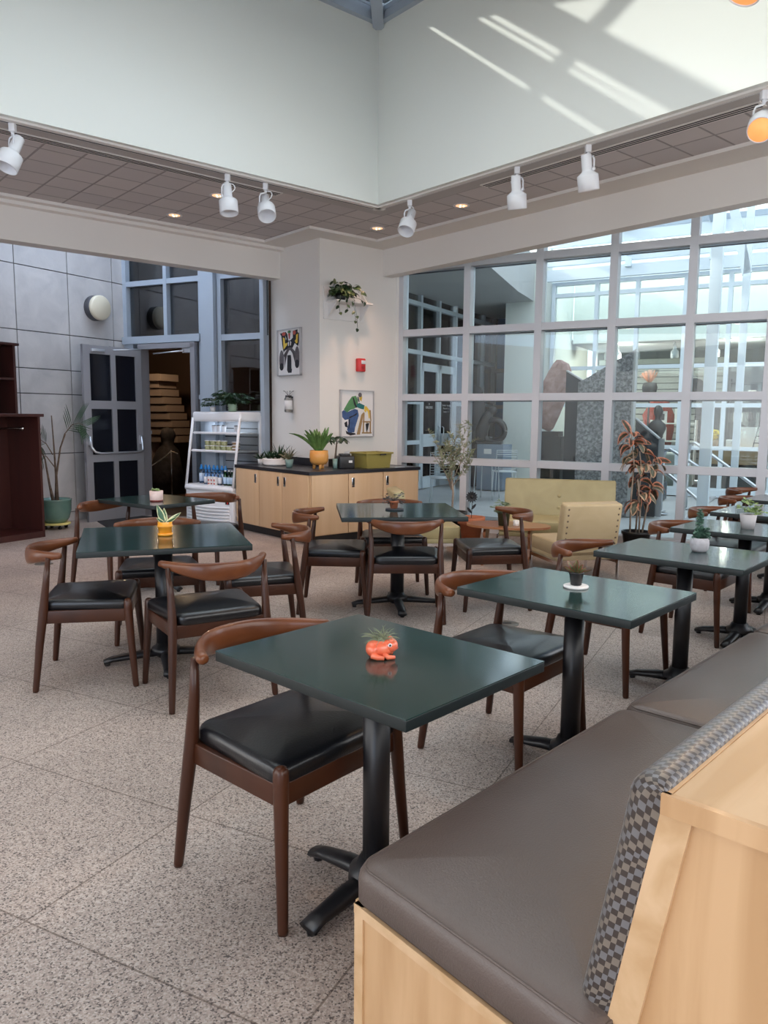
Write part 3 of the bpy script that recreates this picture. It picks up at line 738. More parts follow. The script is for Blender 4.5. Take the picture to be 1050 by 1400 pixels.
# ============================================================ FURNITURE
def make_table(w_, l_, label, arm=.29, sq=False):
    t = thing('cafe_table', (0, 0, 0), 0, label, 'table', 'green topped cafe tables')
    b = mb(); b.box((0, 0, .7485), (w_ - .001, l_ - .001, .003)); b.build('tabletop', TOPG, t)
    b = mb(); b.box((0, 0, .7325), (w_, l_, .029), bev=.002); b.build('edge_band', EDGEG, t)
    b = mb()
    b.tube([(0, 0, .03), (0, 0, .70)], .041 if not sq else .052, 20)
    b.box((0, 0, .708), (.34, .34, .016), bev=.004); b.lathe([(.085, .055), (.08, .085), (.06, .095), (.05, .12)], 20)
    b.build('column', BLACKM, t)
    for k in range(4):
        b = mb(RZ(90 * k))
        b.tube([(.02, 0, .06), (.12, 0, .052), (arm - .06, 0, .036), (arm - .012, 0, .022)], [(.034, .026), (.036, .024), (.030, .018), (.034, .014)], 10, up=(0, 0, 1))
        b.tube([(arm - .03, 0, .0), (arm - .03, 0, .018)], .016, 8)
        b.build('base_leg', BLACKM, t)
    return t
def make_chair(label):
    t = thing('dining_chair', (0, 0, 0), 0, label, 'chair', 'walnut chairs with black seats')
    def trap(x, y):       # seat is a little wider at the front
        return x, y * (1 + .10 * x / .23)
    b = mb(); b.pillow(.455, .495, .418, .482, r=.030, rc=.05, crown=.020, warp=lambda x, y: trap(x + .0, y)); b.build('seat', LEATHER, t)
    b = mb()
    b.bar((-.205, -.237, .392), (.208, -.252, .392), .022, .068, bev=.004); b.bar((-.205, .237, .392), (.208, .252, .392), .022, .068, bev=.004)
    b.bar((.212, -.245, .392), (.212, .245, .392), .022, .068, bev=.004); b.bar((-.208, -.235, .392), (-.208, .235, .392), .022, .068, bev=.004)
    b.build('seat_frame', WALNUT, t)
    for s_ in (-1, 1):
        b = mb()
        b.tube([(.248, s_ * .278, 0), (.246, s_ * .277, .012), (.228, s_ * .263, .25), (.216, s_ * .253, .43), (.216, s_ * .252, .462), (.216, s_ * .252, .475), (.216, s_ * .252, .480)],
               [.014, .016, .020, .0235, .023, .017, .006], 12)
        b.build('leg', WALNUT, t)
    for s_ in (-1, 1):
        b = mb()
        b.tube([(-.258, s_ * .272, 0), (-.256, s_ * .271, .012), (-.230, s_ * .256, .25), (-.208, s_ * .245, .42), (-.188, s_ * .245, .58), (-.172, s_ * .252, .708)],
               [.014, .016, .021, .0235, .0175, .0125], 12)
        b.build('leg', WALNUT, t)
    # horn shaped back rail: tall and thin in the middle, round at the arm ends
    b = mb(); P = []; Q = []; n = 22
    for i in range(n + 1):
        u = -1 + 2 * i / n; a = abs(u)
        x = -.315 + .205 * a ** 2.2; y = .268 * math.copysign(a ** .88, u)
        hgt = .031 * (1 - a ** 1.8) + .0165; th = .0125 + .0065 * a
        P.append((x, y, .742 - hgt * 1.0 - .004 * a)); Q.append((th, hgt))
    P = [(P[0][0] + .006, P[0][1] * 1.0, P[0][2])] + P + [(P[-1][0] + .006, P[-1][1], P[-1][2])]
    Q = [(.010, .010)] + Q + [(.010, .010)]
    b.tube(P, Q, 14, up=(0, 0, 1)); b.build('back_rail', WALNUT_L, t)
    return t

# tables by the bench: centre, direction of the short edge
TB = [((-.016, 2.196), 47.1), ((.793, 3.10), 47.6), ((1.61, 4.026), 48.5), ((2.36, 4.95), 49), ((2.99, 5.83), 49.5), ((3.68, 6.80), 50), ((4.55, 7.75), 50)]
TL = ['small green cafe table nearest the camera with the orange frog planter on it', 'green cafe table second along the bench with a black pot on a white coaster',
      'green cafe table third along the bench with a stacked succulent in a pale pot', 'green cafe table fourth along the bench with a pale cylindrical pot',
      'green cafe table fifth along the bench, without any pot on it', 'green cafe table sixth along the bench, its left corner before the window wall', None]
tabA = make_table(.61, .762, TL[0]); tabA.location = (TB[0][0][0], TB[0][0][1], 0); tabA.rotation_euler.z = R(47.1)
for (p, a), lb in list(zip(TB, TL))[1:6]: dup(tabA, (p[0], p[1], 0), a, lb)
tabM = make_table(.90, .90, 'square green cafe table in the middle of the room with a small clay pot', .36, True); tabM.location = (.106, 5.80, 0); tabM.rotation_euler.z = R(6)
dup(tabM, (-1.29, 4.427, 0), 18.9, 'square green cafe table at left with the orange potted snake plant')
tabK = dup(tabA, (-1.906, 6.385, 0), 53, 'green cafe table at the back left with a pink pot on it')
chair0 = make_chair('walnut chair with black seat nearest the camera, pushed under the frog planter table')
chair0.location = (-.285, 2.37, 0); chair0.rotation_euler.z = R(-40)
CH = [((.543, 3.275), -41, 'walnut chair across the second table from the bench, back rail ending beside its left corner'),
      ((1.27, 4.24), -41, 'walnut chair behind the black pot, drawn up to the third bench table'),
      ((2.135, 5.145), -41, 'walnut chair behind the stacked succulent, drawn up to the fourth bench table'),
      ((2.765, 6.045), -41, 'walnut chair drawn up to the fifth bench table, left of the pale cylindrical pot'),
      ((3.42, 7.00), -41, 'walnut chair at the sixth bench table before the glass wall'),
      ((3.88, 7.88), -41, 'farthest walnut chair of the bench row, only its back rail showing'),
      ((-1.63, 4.20), 13, 'leftmost walnut chair, at the left side of the table with the orange pot'),
      ((-.927, 3.96), 121, 'walnut chair with its back to the camera, near edge of the orange pot table'),
      ((-.79, 4.83), 195, 'walnut chair at the right side of the orange pot table, facing left'),
      ((-1.49, 5.02), -72, 'walnut chair at the far side of the orange pot table facing the camera'),
      ((.15, 5.515), 92, 'walnut chair with its back to the camera at the middle square table'),
      ((-.37, 5.79), 0, 'walnut chair at the left side of the middle square table'),
      ((.83, 5.93), 186, 'walnut chair at the right side of the middle square table, beside the coffee table'),
      ((.06, 6.40), -84, 'walnut chair at the far side of the middle square table before the low yellow seat'),
      ((-2.155, 6.16), -33, 'walnut chair at the left of the back table with the pink pot'),
      ((-1.60, 6.80), 250, 'walnut chair at the right of the back table, before the drinks case')]
for p, a, lb in CH: dup(chair0, (p[0], p[1], 0), a, lb)

# ---- bench along the right
bench = thing('banquette', (-.037, 1.50, 0), 47, 'long maple banquette with brown vinyl seat and checked back cushion at lower right', 'bench')
BL = 5.3; SK = .12
# local x along the bench, local y = 0 near the seat front and negative toward the back; the near end is cut slightly askew
m_ = Matrix(((0, 0, 1, 0), (1, 0, 0, 0), (0, 1, 0, 0), (0, 0, 0, 1)))     # prism along x
def ex(y): return .022 + SK * y
b = mb(); y0, y1 = .045, -.58
for (ya, yb) in ((y0, y1),):
    b.add([Vector((ex(ya), ya, 0)), Vector((BL, ya, 0)), Vector((BL, yb, 0)), Vector((ex(yb), yb, 0)), Vector((ex(ya), ya, .405)), Vector((BL, ya, .405)), Vector((BL, yb, .405)), Vector((ex(yb), yb, .405))],
      [(3, 2, 1, 0), (4, 5, 6, 7), (0, 1, 5, 4), (1, 2, 6, 5), (2, 3, 7, 6), (3, 0, 4, 7)])
b.build('base_panel', MAPLE, bench)
b = mb(); b.prism([(ex(.045) - .008, .045), (ex(.045) - .008, .02), (ex(.045) + .003, .02), (ex(.045) + .003, .045)], .405); b.bar((ex(.045) - .003, .045, .394), (ex(-.58) - .003, -.58, .394), .012, .022); b.box((BL / 2, .048, .394), (BL - .06, .008, .022)); b.build('edge_band', MAPLE_H, bench)
nC = 4; cl = 1.29
for k in range(nC):
    x0 = cl * k + (.0 if k else .0)
    def wp(x, y, k=k):
        xx = x; 
        if k == 0:
            t = max(0, min(1, .5 - x / cl)); xx = x + t * (.0 + SK * (y - .20))
        return xx, y
    b = mb(T(cl * (k + .5), -.258, 0)); b.pillow(cl - .006, .625, .403, .502, r=.040, rc=.045, crown=.016, warp=wp, nseg=6)
    b.build('seat_cushion', BROWNL, bench)
    pts = []; x_, y_, c_ = cl / 2 - .016, .299, .04
    for cx, cy_, a0 in ((x_ - c_, y_ - c_, 0), (-x_ + c_, y_ - c_, 90), (-x_ + c_, -y_ + c_, 180), (x_ - c_, -y_ + c_, 270)):
        for j in range(6):
            an = R(a0 + 18 * j); q = wp(cx + c_ * math.cos(an), cy_ + c_ * math.sin(an)); pts.append((q[0], q[1], .4915))
    pts.append(pts[0]); b = mb(T(cl * (k + .5), -.258, 0)); b.tube(pts, .0026, 6, caps=False); b.build('welt', BROWNL, bench)
# back frame: raked end panel under a flat cap
RT, RB = -.622, -.462       # front face of the back frame at the cap and at the floor
b = mb(); b.prism([(RT, .884), (RB, .0), (-1.06, 0), (-1.06, .884)], BL - .02, T(.012, 0, 0) @ m_); b.build('back_frame', MAPLE, bench)
b = mb(); b.prism([(RT + .002, .884), (RB + .002, 0), (RB - .045, 0), (RT - .045, .884)], .010, T(.003, 0, 0) @ m_); b.build('edge_band', MAPLE_H, bench)
b = mb(); b.box((BL / 2, -.842, .892), (BL, .42, .018), bev=.002); b.build('cap', MAPLE_H, bench)
b = mb(); b.box((BL / 2, -.626, .886), (BL, .012, .032)); b.box((.0, -.842, .886), (.012, .444, .032)); b.build('edge_band', MAPLE, bench)
# checked back cushion: rounded slab leaning on the frame
def fyl(z): return RT + (.884 - min(z, .884)) / .884 * (RB - RT)
def back_cushion(x0, x1):
    z0, z1, th = .46, .915, .062
    prof = [(fyl(z0), z0), (fyl(z0) + th * .5, z0 + .004), (fyl(z0) + th * .85, z0 + .018), (fyl(.49) + th, .49)]
    for z in (.53, .58, .64, .70, .76, .81): prof.append((fyl(z) + th, z))
    cz = z1 - .045; cyy = fyl(.86) + th - .045
    for k in range(9):
        a = PI / 2 * k / 8 * 1.35 - .05; prof.append((cyy + .045 * math.cos(a), cz + .045 * math.sin(a)))
    prof.append((RT - .004, z1 - .012)); prof.append((RT - .006, z1 - .04))
    ln = [0]
    for i in range(1, len(prof)): ln.append(ln[-1] + math.dist(prof[i - 1], prof[i]))
    secs = []
    for k in (1.0, .8, .6): secs.append((x0, k))
    for j in range(7):
        a = PI / 2 * j / 6; secs.append((x0 + .032 * (1 - math.cos(a)), .52 * (1 - math.sin(a))))
    nx = 14
    for j in range(1, nx): secs.append((x0 + .032 + (x1 - x0 - .064) * j / nx, 0))
    for x, k in list(reversed(secs[:10])): secs.append((x1 - (x - x0), k))
    us = [0]; vs, uv = [], []
    for i in range(1, len(secs)): us.append(us[-1] + math.hypot(secs[i][0] - secs[i - 1][0], (secs[i][1] - secs[i - 1][1]) * .062))
    for (x, k), u_ in zip(secs, us):
        for (py, pz), l in zip(prof, ln):
            f0 = fyl(pz) - .004; edge = k * .022
            zz = pz + (.03 if pz < .6 else -.035) * 0 + (-edge if pz > .80 else edge if pz < .5 else 0)
            vs.append((x, f0 + (py - f0) * (1 - k), zz)); uv.append((u_ + 10, l))
    n = len(prof); fs = [[i * n + j, (i + 1) * n + j, (i + 1) * n + j + 1, i * n + j + 1] for i in range(len(secs) - 1) for j in range(n - 1)]
    b = mb(); b.v = vs; b.f = fs; b.sm = [True] * len(fs); b.e = [0] * len(vs); b.mi = [0] * len(fs)
    return b, uv
for k in range(2):
    b, uv = back_cushion(.004 + k * 2.65, 2.65 * (k + 1)); b.build('back_cushion', CHECK, bench, uv=uv)

# ---- lounge group
def lounge(name, loc, rz, label, cat, w_, mat_, rear_buttons=False, top=.71, sh=.35):
    # local +x is the facing direction, y across
    t = thing(name, loc, rz, label, cat); z0 = sh - .13
    b = mb(); b.pillow(.56, w_, z0, sh, r=.02, rc=.03, crown=.015)
    for s_ in (-1, 1): b.tube([(-.26, s_ * (w_ / 2 - .003), sh - .018), (.26, s_ * (w_ / 2 - .003), sh - .018)], .004, 5)
    b.tube([(.277, -w_ / 2 + .03, sh - .018), (.277, w_ / 2 - .03, sh - .018)], .004, 5)
    b.build('seat_cushion', mat_, t)
    b = mb(); b.box((-.0, 0, z0 - .02), (.55, w_ - .01, .05), bev=.01); b.build('seat_base', mat_, t)
    bh = top - sh + .10; m = T(-.325, 0, sh - .10 + bh / 2) @ RY(-10)
    b = MB(); b.M = m; b.box((0, 0, 0), (.105, w_, bh), bev=.020); back = b.build('backrest', mat_, t)
    b = MB(); b.M = m
    if rear_buttons:
        for s_ in (-1, 1):
            for k in range(8): b.ball((-.052, s_ * (w_ / 2 - .035), -bh / 2 + .04 + (bh - .08) / 7 * k), (.006, .009, .009), 6)
        b.build('button', BARK, back)
    else:
        for z in (.06, -.07): b.ball((.054, 0, z), (.012, .019, .019), 8)
        b.build('button', mat_, back)
    b = MB(); b.M = m
    for s_ in (-1, 1): b.tube([(.045, s_ * (w_ / 2 - .004), -bh / 2 + .05), (.047, s_ * (w_ / 2 - .004), bh / 2 - .02)], .0045, 6)
    b.tube([(.047, -(w_ / 2 - .01), bh / 2 - .003), (.047, w_ / 2 - .01, bh / 2 - .003)], .0045, 6); b.build('piping', mat_, back)
    for sx in (1, -1):
        for s_ in (-1, 1):
            b = mb(); x = .24 if sx > 0 else -.34; hh = z0 - .04 if sx > 0 else sh - .02
            b.box((x, s_ * (w_ / 2 + .012), hh / 2), (.035, .012, hh)); b.build('leg', CHROME, t)
    b = mb()
    for s_ in (-1, 1): b.box((-.04, s_ * (w_ / 2 + .012), z0 - .055), (.58, .012, .03))
    b.box((-.345, 0, sh - .03), (.012, w_ + .03, .03)); b.build('frame', CHROME, t)
    return t
lounge('loveseat', (1.87, 8.20, 0), -105, 'low two seat vinyl sofa in olive yellow with two back buttons, before the window wall', 'sofa', 1.20, OLIVE_V, top=.775, sh=.38)
lounge('armchair', (1.76, 7.12, 0), 104, 'low vinyl armchair with its buttoned back to the camera and chrome legs', 'armchair', .56, TANV, True)
lounge('armchair', (.47, 7.98, 0), 8, 'low yellow vinyl armchair behind the middle square table, seen past its edge', 'armchair', .56, OLIVE_V)

ct = thing('coffee_table', (1.25, 7.64, 0), -16, 'oval wooden coffee table with carved plank legs in front of the sofa', 'coffee table')
TEAK = mat('teak', (.30, .11, .045), .28, var=(.38, .16, .07), vscale=5, stretch=(.3, 1, 1), coat=.3)
b = mb(); n = 48; b.prism([(.42 * math.cos(2 * PI * k / n), .26 * math.sin(2 * PI * k / n)) for k in range(n)], .022, T(0, 0, .368)); b.build('tabletop', TEAK, ct)
for s_ in (-1, 1):
    b = mb(); pr_ = [(-.24, .0), (.24, .0), (.24, .06), (.12, .09), (.085, .16), (.10, .24), (.14, .29), (.14, .32), (.10, .345), (.17, .368), (-.17, .368), (-.10, .345), (-.14, .32), (-.14, .29), (-.10, .24), (-.085, .16), (-.12, .09), (-.24, .06)]
    b.prism(pr_, .025, T(s_ * .22 - .012, 0, 0) @ m_); b.build('leg', TEAK, ct)
b = mb(); b.box((0, 0, .09), (.42, .024, .10)); b.build('stretcher', TEAK, ct)

# ---- counter wrapped round the column
cnt = thing('counter_cabinet', (-.833, 8.509, 0), 40.5, 'corner cabinet of pale wood doors under a black worktop, wrapped round the white column', 'counter')
# local: x along the right face, y along the left face; the worktop corner at the origin
XR, YL, DP = 1.69, 1.66, .66
b = mb()
def Lpoly(o, xr, yl, dp, z, h, b):
    pts = [(o, o), (xr, o), (xr, o + dp), (o + dp, o + dp), (o + dp, yl), (o, yl)]
    b.prism(pts, h, T(0, 0, z))
Lpoly(.02, XR - .02, YL - .02, .64, .10, .695, b); b.build('carcass', OAK, cnt)
b = mb(); Lpoly(.08, XR - .06, YL - .04, .56, 0, .10, b); b.build('toe_kick', BLACKP, cnt)
wt = mb(); Lpoly(0, XR, YL, .68, .797, .038, wt); o = wt.build('worktop', COUNTER, cnt)
b = mb(); b.box((1.17, .655, .88), (.84, .015, .10)); b.box((.655, 1.15, .88), (.015, .96, .10)); b.build('backsplash', COUNTER, cnt)
def cdoor(c0, c1, face, hpos):
    b = mb()
    if face == 'R': b.box(((c0 + c1) / 2, .010, .45), (c1 - c0 - .006, .018, .68), bev=.002)
    else: b.box((.010, (c0 + c1) / 2, .45), (.018, c1 - c0 - .006, .68), bev=.002)
    d = b.build('door', OAK, cnt)
    b = mb(); b2 = mb()
    if face == 'R': b.box((hpos, -.001, .69), (.042, .006, .11), bev=.002); b2.box((hpos, -.004, .70), (.026, .006, .075))
    else: b.box((-.001, hpos, .69), (.006, .042, .11), bev=.002); b2.box((-.004, hpos, .70), (.006, .026, .075))
    b.build('handle', CHROME, d)
    b2.build('handle', BLACKP, d)
for c0, c1, hp in ((.03, .55, None), (.555, 1.08, .62), (1.085, 1.66, 1.145)):
    if hp: cdoor(c0, c1, 'R', hp)
    else:
        b = mb(); b.box(((c0 + c1) / 2, .010, .45), (c1 - c0 - .006, .018, .68), bev=.002); b.build('door', OAK, cnt)
for c0, c1, hp in ((.03, .56, .50), (.565, 1.07, .64), (1.075, 1.63, 1.15)): cdoor(c0, c1, 'L', hp)

# ---- drinks case
cs = thing('drinks_case', (-2.30, 10.00, 0), 327, 'white open front refrigerated display case standing at the left end of the counter', 'display case')
# local: x to the right along the front, y into the case (away from the viewer), front raked back toward the top
CW, CDp, CHt = .88, .56, 1.50
def fy(z): return .0 if z < .52 else (z - .52) / .98 * .16
b = mb()
b.box((0, .28, .26), (CW, CDp, .50), bev=.03)
b.box((0, .03, .50), (CW + .01, .10, .07), bev=.03)
b.build('plinth', PLASTW, cs)
b = mb(); b.box((0, -.006, .10), (CW - .1, .01, .16))
for k in range(6):
    P = [(-CW / 2 + .07 + (CW - .14) * i / 8, -.012 - .012 * math.sin(PI * i / 8), .06 + .042 * k - .014 * math.sin(PI * i / 8)) for i in range(9)]
    b.tube(P, (.012), 6)
b.build('grille', PLASTW, cs)
b = mb(); b.box((CW / 2 - .1, -.006, .33), (.06, .012, .035)); b.build('thermostat', BLACKP, cs)
b = mb(); b.box((CW / 2 - .09, -.013, .33), (.02, .004, .025)); b.build('switch', REDP, cs)
b = mb(); b.box((0, .355, 1.435), (CW, .41, .13), bev=.03); b.build('canopy', PLASTW, cs)
b = mb(); b.box((0, CDp - .02, .96), (CW - .04, .03, .95)); b.build('back_panel', mat('case_back', (.40, .42, .45), .4), cs)
b = mb()
for k in range(7): b.box((0, CDp - .038, .62 + .11 * k), (CW - .1, .004, .012))
b.build('vent_slot', INK, cs)
for s_ in (-1, 1):
    b = mb(); x = s_ * (CW / 2 - .012)
    b.tube([(x, fy(.52) + .01, .52), (x, fy(1.0) + .01, 1.0), (x, fy(1.42) + .01, 1.42)], (.018), 8); b.box((x, CDp - .03, .95), (.03, .04, 1.0)); b.build('post', PLASTW, cs)
    b = mb(); b.add([(x, fy(.52) + .02, .53), (x, CDp - .03, .53), (x, CDp - .03, 1.40), (x, fy(1.4) + .02, 1.40)], [(0, 1, 2, 3)]); b.build('side_glass', GLASS_C, cs)
SHZ = [.985, 1.22]
for z in SHZ:
    b = mb(); b.box((0, fy(z) / 2 + .26, z), (CW - .05, CDp - fy(z) - .08, .012)); b.box((0, fy(z) + .045, z), (CW - .05, .008, .032)); b.build('shelf', PLASTW, cs)
b = mb(); b.box((0, .25, .535), (CW - .05, CDp - .06, .02)); b.build('deck', PLASTW, cs)
case_l = bpy.data.lights.new('case_lamp', 'AREA'); cl_o = bpy.data.objects.new('case_lamp', case_l); COL.objects.link(cl_o); cl_o.parent = cs
cl_o.location = (0, .30, 1.365); case_l.shape = 'RECTANGLE'; case_l.size = .65; case_l.size_y = .06; case_l.energy = 1.3; case_l.color = (.85, .93, 1)
csM = T(Vector((-2.30, 10.00, 0))) @ RZ(327)
def in_case(x, y, z): return csM @ Vector((x, y, z))
def bottle(name, label, group, h, r, body, cap, lab=None):
    t = thing(name, (0, 0, 0), 0, label, 'bottle', group)
    b = mb(); b.lathe([(r * .9, 0), (r, h * .02), (r, h * .62), (r * .85, h * .72), (r * .42, h * .86), (r * .4, h * .93)], 12); b.build('body', body, t)
    b = mb(); b.lathe([(r * .46, h * .92), (r * .5, h * .93), (r * .5, h), (r * .46, h)], 12); b.build('cap', cap, t)
    if lab:
        b = mb(); b.lathe([(r * 1.02, h * .12), (r * 1.02, h * .55)], 12); b.build('label', lab, t)
    return t
bt = bottle('water_bottle', 'tall clear water bottle with blue cap in the back row of the drinks case', 'tall water bottles in the drinks case', .25, .031, GLASS_B, BLUEC, mat('pale_blue_label', (.55, .68, .85), .5))
for o in list(bpy.data.objects):
    if o.parent == bt and o.name.startswith('cap'):
        b = mb(); b.lathe([(.027, .19), (.022, .21), (.013, .226), (.013, .25), (.012, .25)], 12); o.data = b.build('cap', BLUEC).data; bpy.data.objects.remove([q for q in bpy.data.objects if q.name.startswith('cap') and q.parent is None][0])
xs_ = [-.30, -.23, -.155, -.08, -.005, .07, .145]
for i, x in enumerate(xs_):
    o = bt if i == 0 else dup(bt, (0, 0, 0), 0)
    o.location = in_case(x, .17 + .01 * (i % 2), .545); o['label'] = 'tall blue capped water bottle, %s in the back row of the drinks case' % ORD[i]
ws = bottle('small_water_bottle', 'short clear water bottle with blue cap in the front row of the drinks case', 'short water bottles in the drinks case', .185, .026, GLASS_B, BLUEC, mat('white_label', (.75, .76, .80), .5))
for i, x in enumerate([-.13, -.07, -.005, .06, .125]):
    o = ws if i == 0 else dup(ws, (0, 0, 0), 0)
    o.location = in_case(x, .085, .545); o['label'] = 'short blue capped water bottle, %s in the front row of the drinks case' % ORD[i]
gb = bottle('green_glass_bottle', 'green glass mineral water bottle with white cap at the right of the drinks case', 'green bottles in the drinks case', .20, .028, GLASS_GR, PLASTW, mat('light_blue_label', (.45, .62, .80), .5))
for i, x in enumerate([.21, .275, .33]):
    o = gb if i == 0 else dup(gb, (0, 0, 0), 0)
    o.location = in_case(x, .10, .545); o['label'] = 'green glass bottle with white cap, %s of three in the drinks case' % ORD[i]
jc = thing('juice_carton', (0, 0, 0), 0, 'small white juice carton with dark print in front of the water bottles', 'carton', 'juice cartons in the drinks case')
b = mb(); b.box((0, 0, .055), (.042, .042, .11), bev=.003); b.build('box', PAPER, jc)
b = mb(); b.box((0, -.0215, .065), (.022, .001, .026)); b.box((0, -.0215, .02), (.03, .001, .018)); b.build('print', REDI, jc)
for i, x in enumerate([-.02, .03, .08]):
    o = jc if i == 0 else dup(jc, (0, 0, 0), 0)
    o.location = in_case(x, .045 + .0, .545); o.rotation_euler.z = R(327); o['label'] = 'small white juice carton, %s of three in the drinks case' % ORD[i]
sc = thing('salad_tub', (0, 0, 0), 0, 'clear plastic tub of salad stacked on the middle shelf of the drinks case', 'food tub', 'salad tubs in the drinks case')
b = mb(); b.lathe([(.036, 0), (.043, .052), (.044, .055)], 14); b.build('tub', FOODG, sc)
b = mb(); b.lathe([(.046, .055), (.046, .061), (.03, .064)], 14); b.build('lid', PLASTW, sc)
k = 0
for x in (-.20, -.10, .0, .10, .20):
    for lv in (0, 1):
        if x == .20 and lv: continue
        o = sc if k == 0 else dup(sc, (0, 0, 0), 0); k += 1
        o.location = in_case(x, .20, .992 + lv * .066); o['label'] = 'clear salad tub in the drinks case, %s %s' % (ORD[round((x + .2) * 10)], 'on top' if lv else 'at the bottom')
bw = thing('food_bowl', (0, 0, 0), 0, 'kraft bowl with clear lid stacked at the right of the middle case shelf', 'bowl', 'lidded bowls in the drinks case')
b = mb(); b.lathe([(.038, 0), (.055, .03), (.056, .032)], 14); b.build('bowl', KRAFT, bw); b = mb(); b.lathe([(.058, .032), (.057, .037), (.04, .039)], 14); b.build('lid', PLASTW, bw)
for i in range(3):
    o = bw if i == 0 else dup(bw, (0, 0, 0), 0); o.location = in_case(.31, .20, .992 + i * .041); o['label'] = 'kraft bowl with clear lid in the drinks case, %s of its stack' % ('bottom', 'middle', 'top')[i]
gc = thing('parfait_cup', (0, 0, 0), 0, 'clear dessert cup on the top shelf of the drinks case', 'cup', 'dessert cups in the drinks case')
b = mb(); b.lathe([(.024, 0), (.034, .085), (.036, .088)], 14); b.build('cup', mat('parfait', (.62, .64, .68), .2), gc); b = mb(); b.lathe([(.034, .088), (.03, .096), (.0, .10)], 14); b.build('lid', BLACKP, gc)
for i, x in enumerate((-.10, -.02, .08, .30)):
    o = gc if i == 0 else dup(gc, (0, 0, 0), 0); o.location = in_case(x, .22, 1.226); o['label'] = 'clear dessert cup with dark lid, %s on the top case shelf' % ORD[i]

# ---- coat cabinet at far left
bk = thing('coat_cabinet', (-4.29, 9.17, 0), 240.7, 'tall dark cherry cabinet with upper shelves and a coat rail at the left edge', 'cabinet')
# local x along the wall away from the corner, local y out from the wall (toward the room)
b = mb()
def panel(b, x0, x1, y0, y1, z0, z1): b.box(((x0 + x1) / 2, (y0 + y1) / 2, (z0 + z1) / 2), (x1 - x0, y1 - y0, z1 - z0), bev=0)
panel(b, 0, .03, -.30, .30, 0, 1.42); panel(b, 2.2, 2.23, -.30, .30, 0, 1.42); panel(b, 0, 2.23, -.30, -.27, 0, 1.42); panel(b, 0, 2.23, -.28, .30, .0, .07)
b.build('lower_case', MAHOG, bk)
b = mb(); b.box((1.11, 0, 1.435), (2.29, .66, .035), bev=.006); b.build('top', MAHOG, bk)
b = mb(); panel(b, .08, .11, -.30, .02, 1.45, 2.24); panel(b, 2.12, 2.15, -.30, .02, 1.45, 2.24); panel(b, .08, 2.15, -.30, -.28, 1.45, 2.24); panel(b, .42, .445, -.3, .0, 1.45, 2.24); b.build('upper_case', MAHOG, bk)
b = mb(); b.box((1.11, -.13, 2.25), (2.13, .36, .03), bev=.005); b.build('cornice', MAHOG, bk)
b = mb(); panel(b, .11, 2.12, -.28, .015, 1.84, 1.865); b.build('shelf', MAHOG, bk)
b = mb(); b.tube([(.03, .03, 1.28), (2.2, .03, 1.28)], .014, 8); b.lathe([(.028, 0), (.028, .02)], 10, T(.035, .03, 1.28) @ RY(90)); b.build('coat_rail', CHROME, bk)

# ============================================================ LIGHTS ON TRACKS
def spot(loc, aim, label, lit=False, sc_=1.0):
    # the stem hangs from the track; the head points along aim
    t = thing('track_spotlight', loc, 0, label, 'spotlight', 'white track spotlights')
    a = Vector(aim).normalized()
    b = mb(); b.box((0, 0, -.03), (.045, .045, .06), bev=.006); b.tube([(0, 0, -.06), (0, 0, -.085)], .012, 8); b.build('track_adapter', PLASTW, t)
    q = a.to_track_quat('-Z', 'Y').to_matrix().to_4x4()
    c = Vector((0, 0, -.19))
    b = MB(); b.M = T(c) @ q
    b.lathe([(.036, .115), (.040, .11), (.040, .0), (.046, -.012), (.078, -.035), (.082, -.04), (.082, -.15), (.078, -.153), (.075, -.15), (.074, -.06), (.03, -.05), (.0, -.05)], 24)
    head = b.build('lamp_shade', PLASTW, t)
    b = MB(); b.M = T(c) @ q; b.lathe([(.034, .1155), (.0, .1155)], 20); b.build('rear_vent', PLASTG, head)
    side = (q @ Vector((1, 0, 0))).normalized()
    b = mb(); s0 = c + side * .055
    b.tube([(0, 0, -.085), (side * .045 + Vector((0, 0, -.095))), (side * .056 + Vector((0, 0, -.12))), s0], .007, 6); b.ball(s0, .014, 8); b.build('yoke', PLASTW, t)
    b = mb(); sd2 = -side
    pts = []
    for i in range(13):
        an = PI * i / 12
        pts.append(Vector((0, 0, -.075)) + sd2 * (.055 * math.sin(an)) + Vector((0, 0, -.085 * (1 - math.cos(an)) / 2)) + (q @ Vector((0, .03, 0))) * math.sin(an))
    b.tube(pts, .0045, 6); b.build('cord', PLASTW, t)
    if lit:
        b = MB(); b.M = T(c) @ q; b.lathe([(.073, -.148), (.070, -.07), (.03, -.052), (.0, -.052)], 20); b.build('reflector', WARM, t)
        b = MB(); b.M = T(c) @ q; b.ball((0, 0, -.085), (.032, .032, .03), 8); b.build('bulb', WARM_HOT, t)
        ld = bpy.data.lights.new('lamp_light', 'SPOT'); lo = bpy.data.objects.new('lamp_light', ld); COL.objects.link(lo); lo.parent = t
        lo.matrix_local = T(c + a * .16) @ q; ld.energy = 45; ld.color = (1, .62, .34); ld.spot_size = R(75); ld.spot_blend = .8; ld.shadow_soft_size = .05
    return t
ZT = 3.565
def rz(x, y, z): return Vector((x, y, z))
spot(AB(-1.44, -3.80, ZT), (-.25, -.35, -.9), 'leftmost white track spotlight under the left edge of the light well')
spot(AB(-1.44, -2.03, ZT), (.10, -.15, -1), 'left one of the two white track spotlights close together over the left tables')
spot(AB(-1.44, -1.64, ZT), (.18, -.60, -.85), 'right one of the two white track spotlights close together over the left tables')
spot(AB(-1.93, -.30, ZT), (-.25, -.5, -.85), 'white track spotlight just right of the corner of the light well')
spot(AB(-3.28, -.30, ZT), (.12, .25, -1), 'fully white track spotlight just left of the one with a thin orange rim')
spot(AB(-3.99, -.30, ZT), (.18, .2, -1), 'white track spotlight with a thin orange lit rim, third from the corner', lit=True)
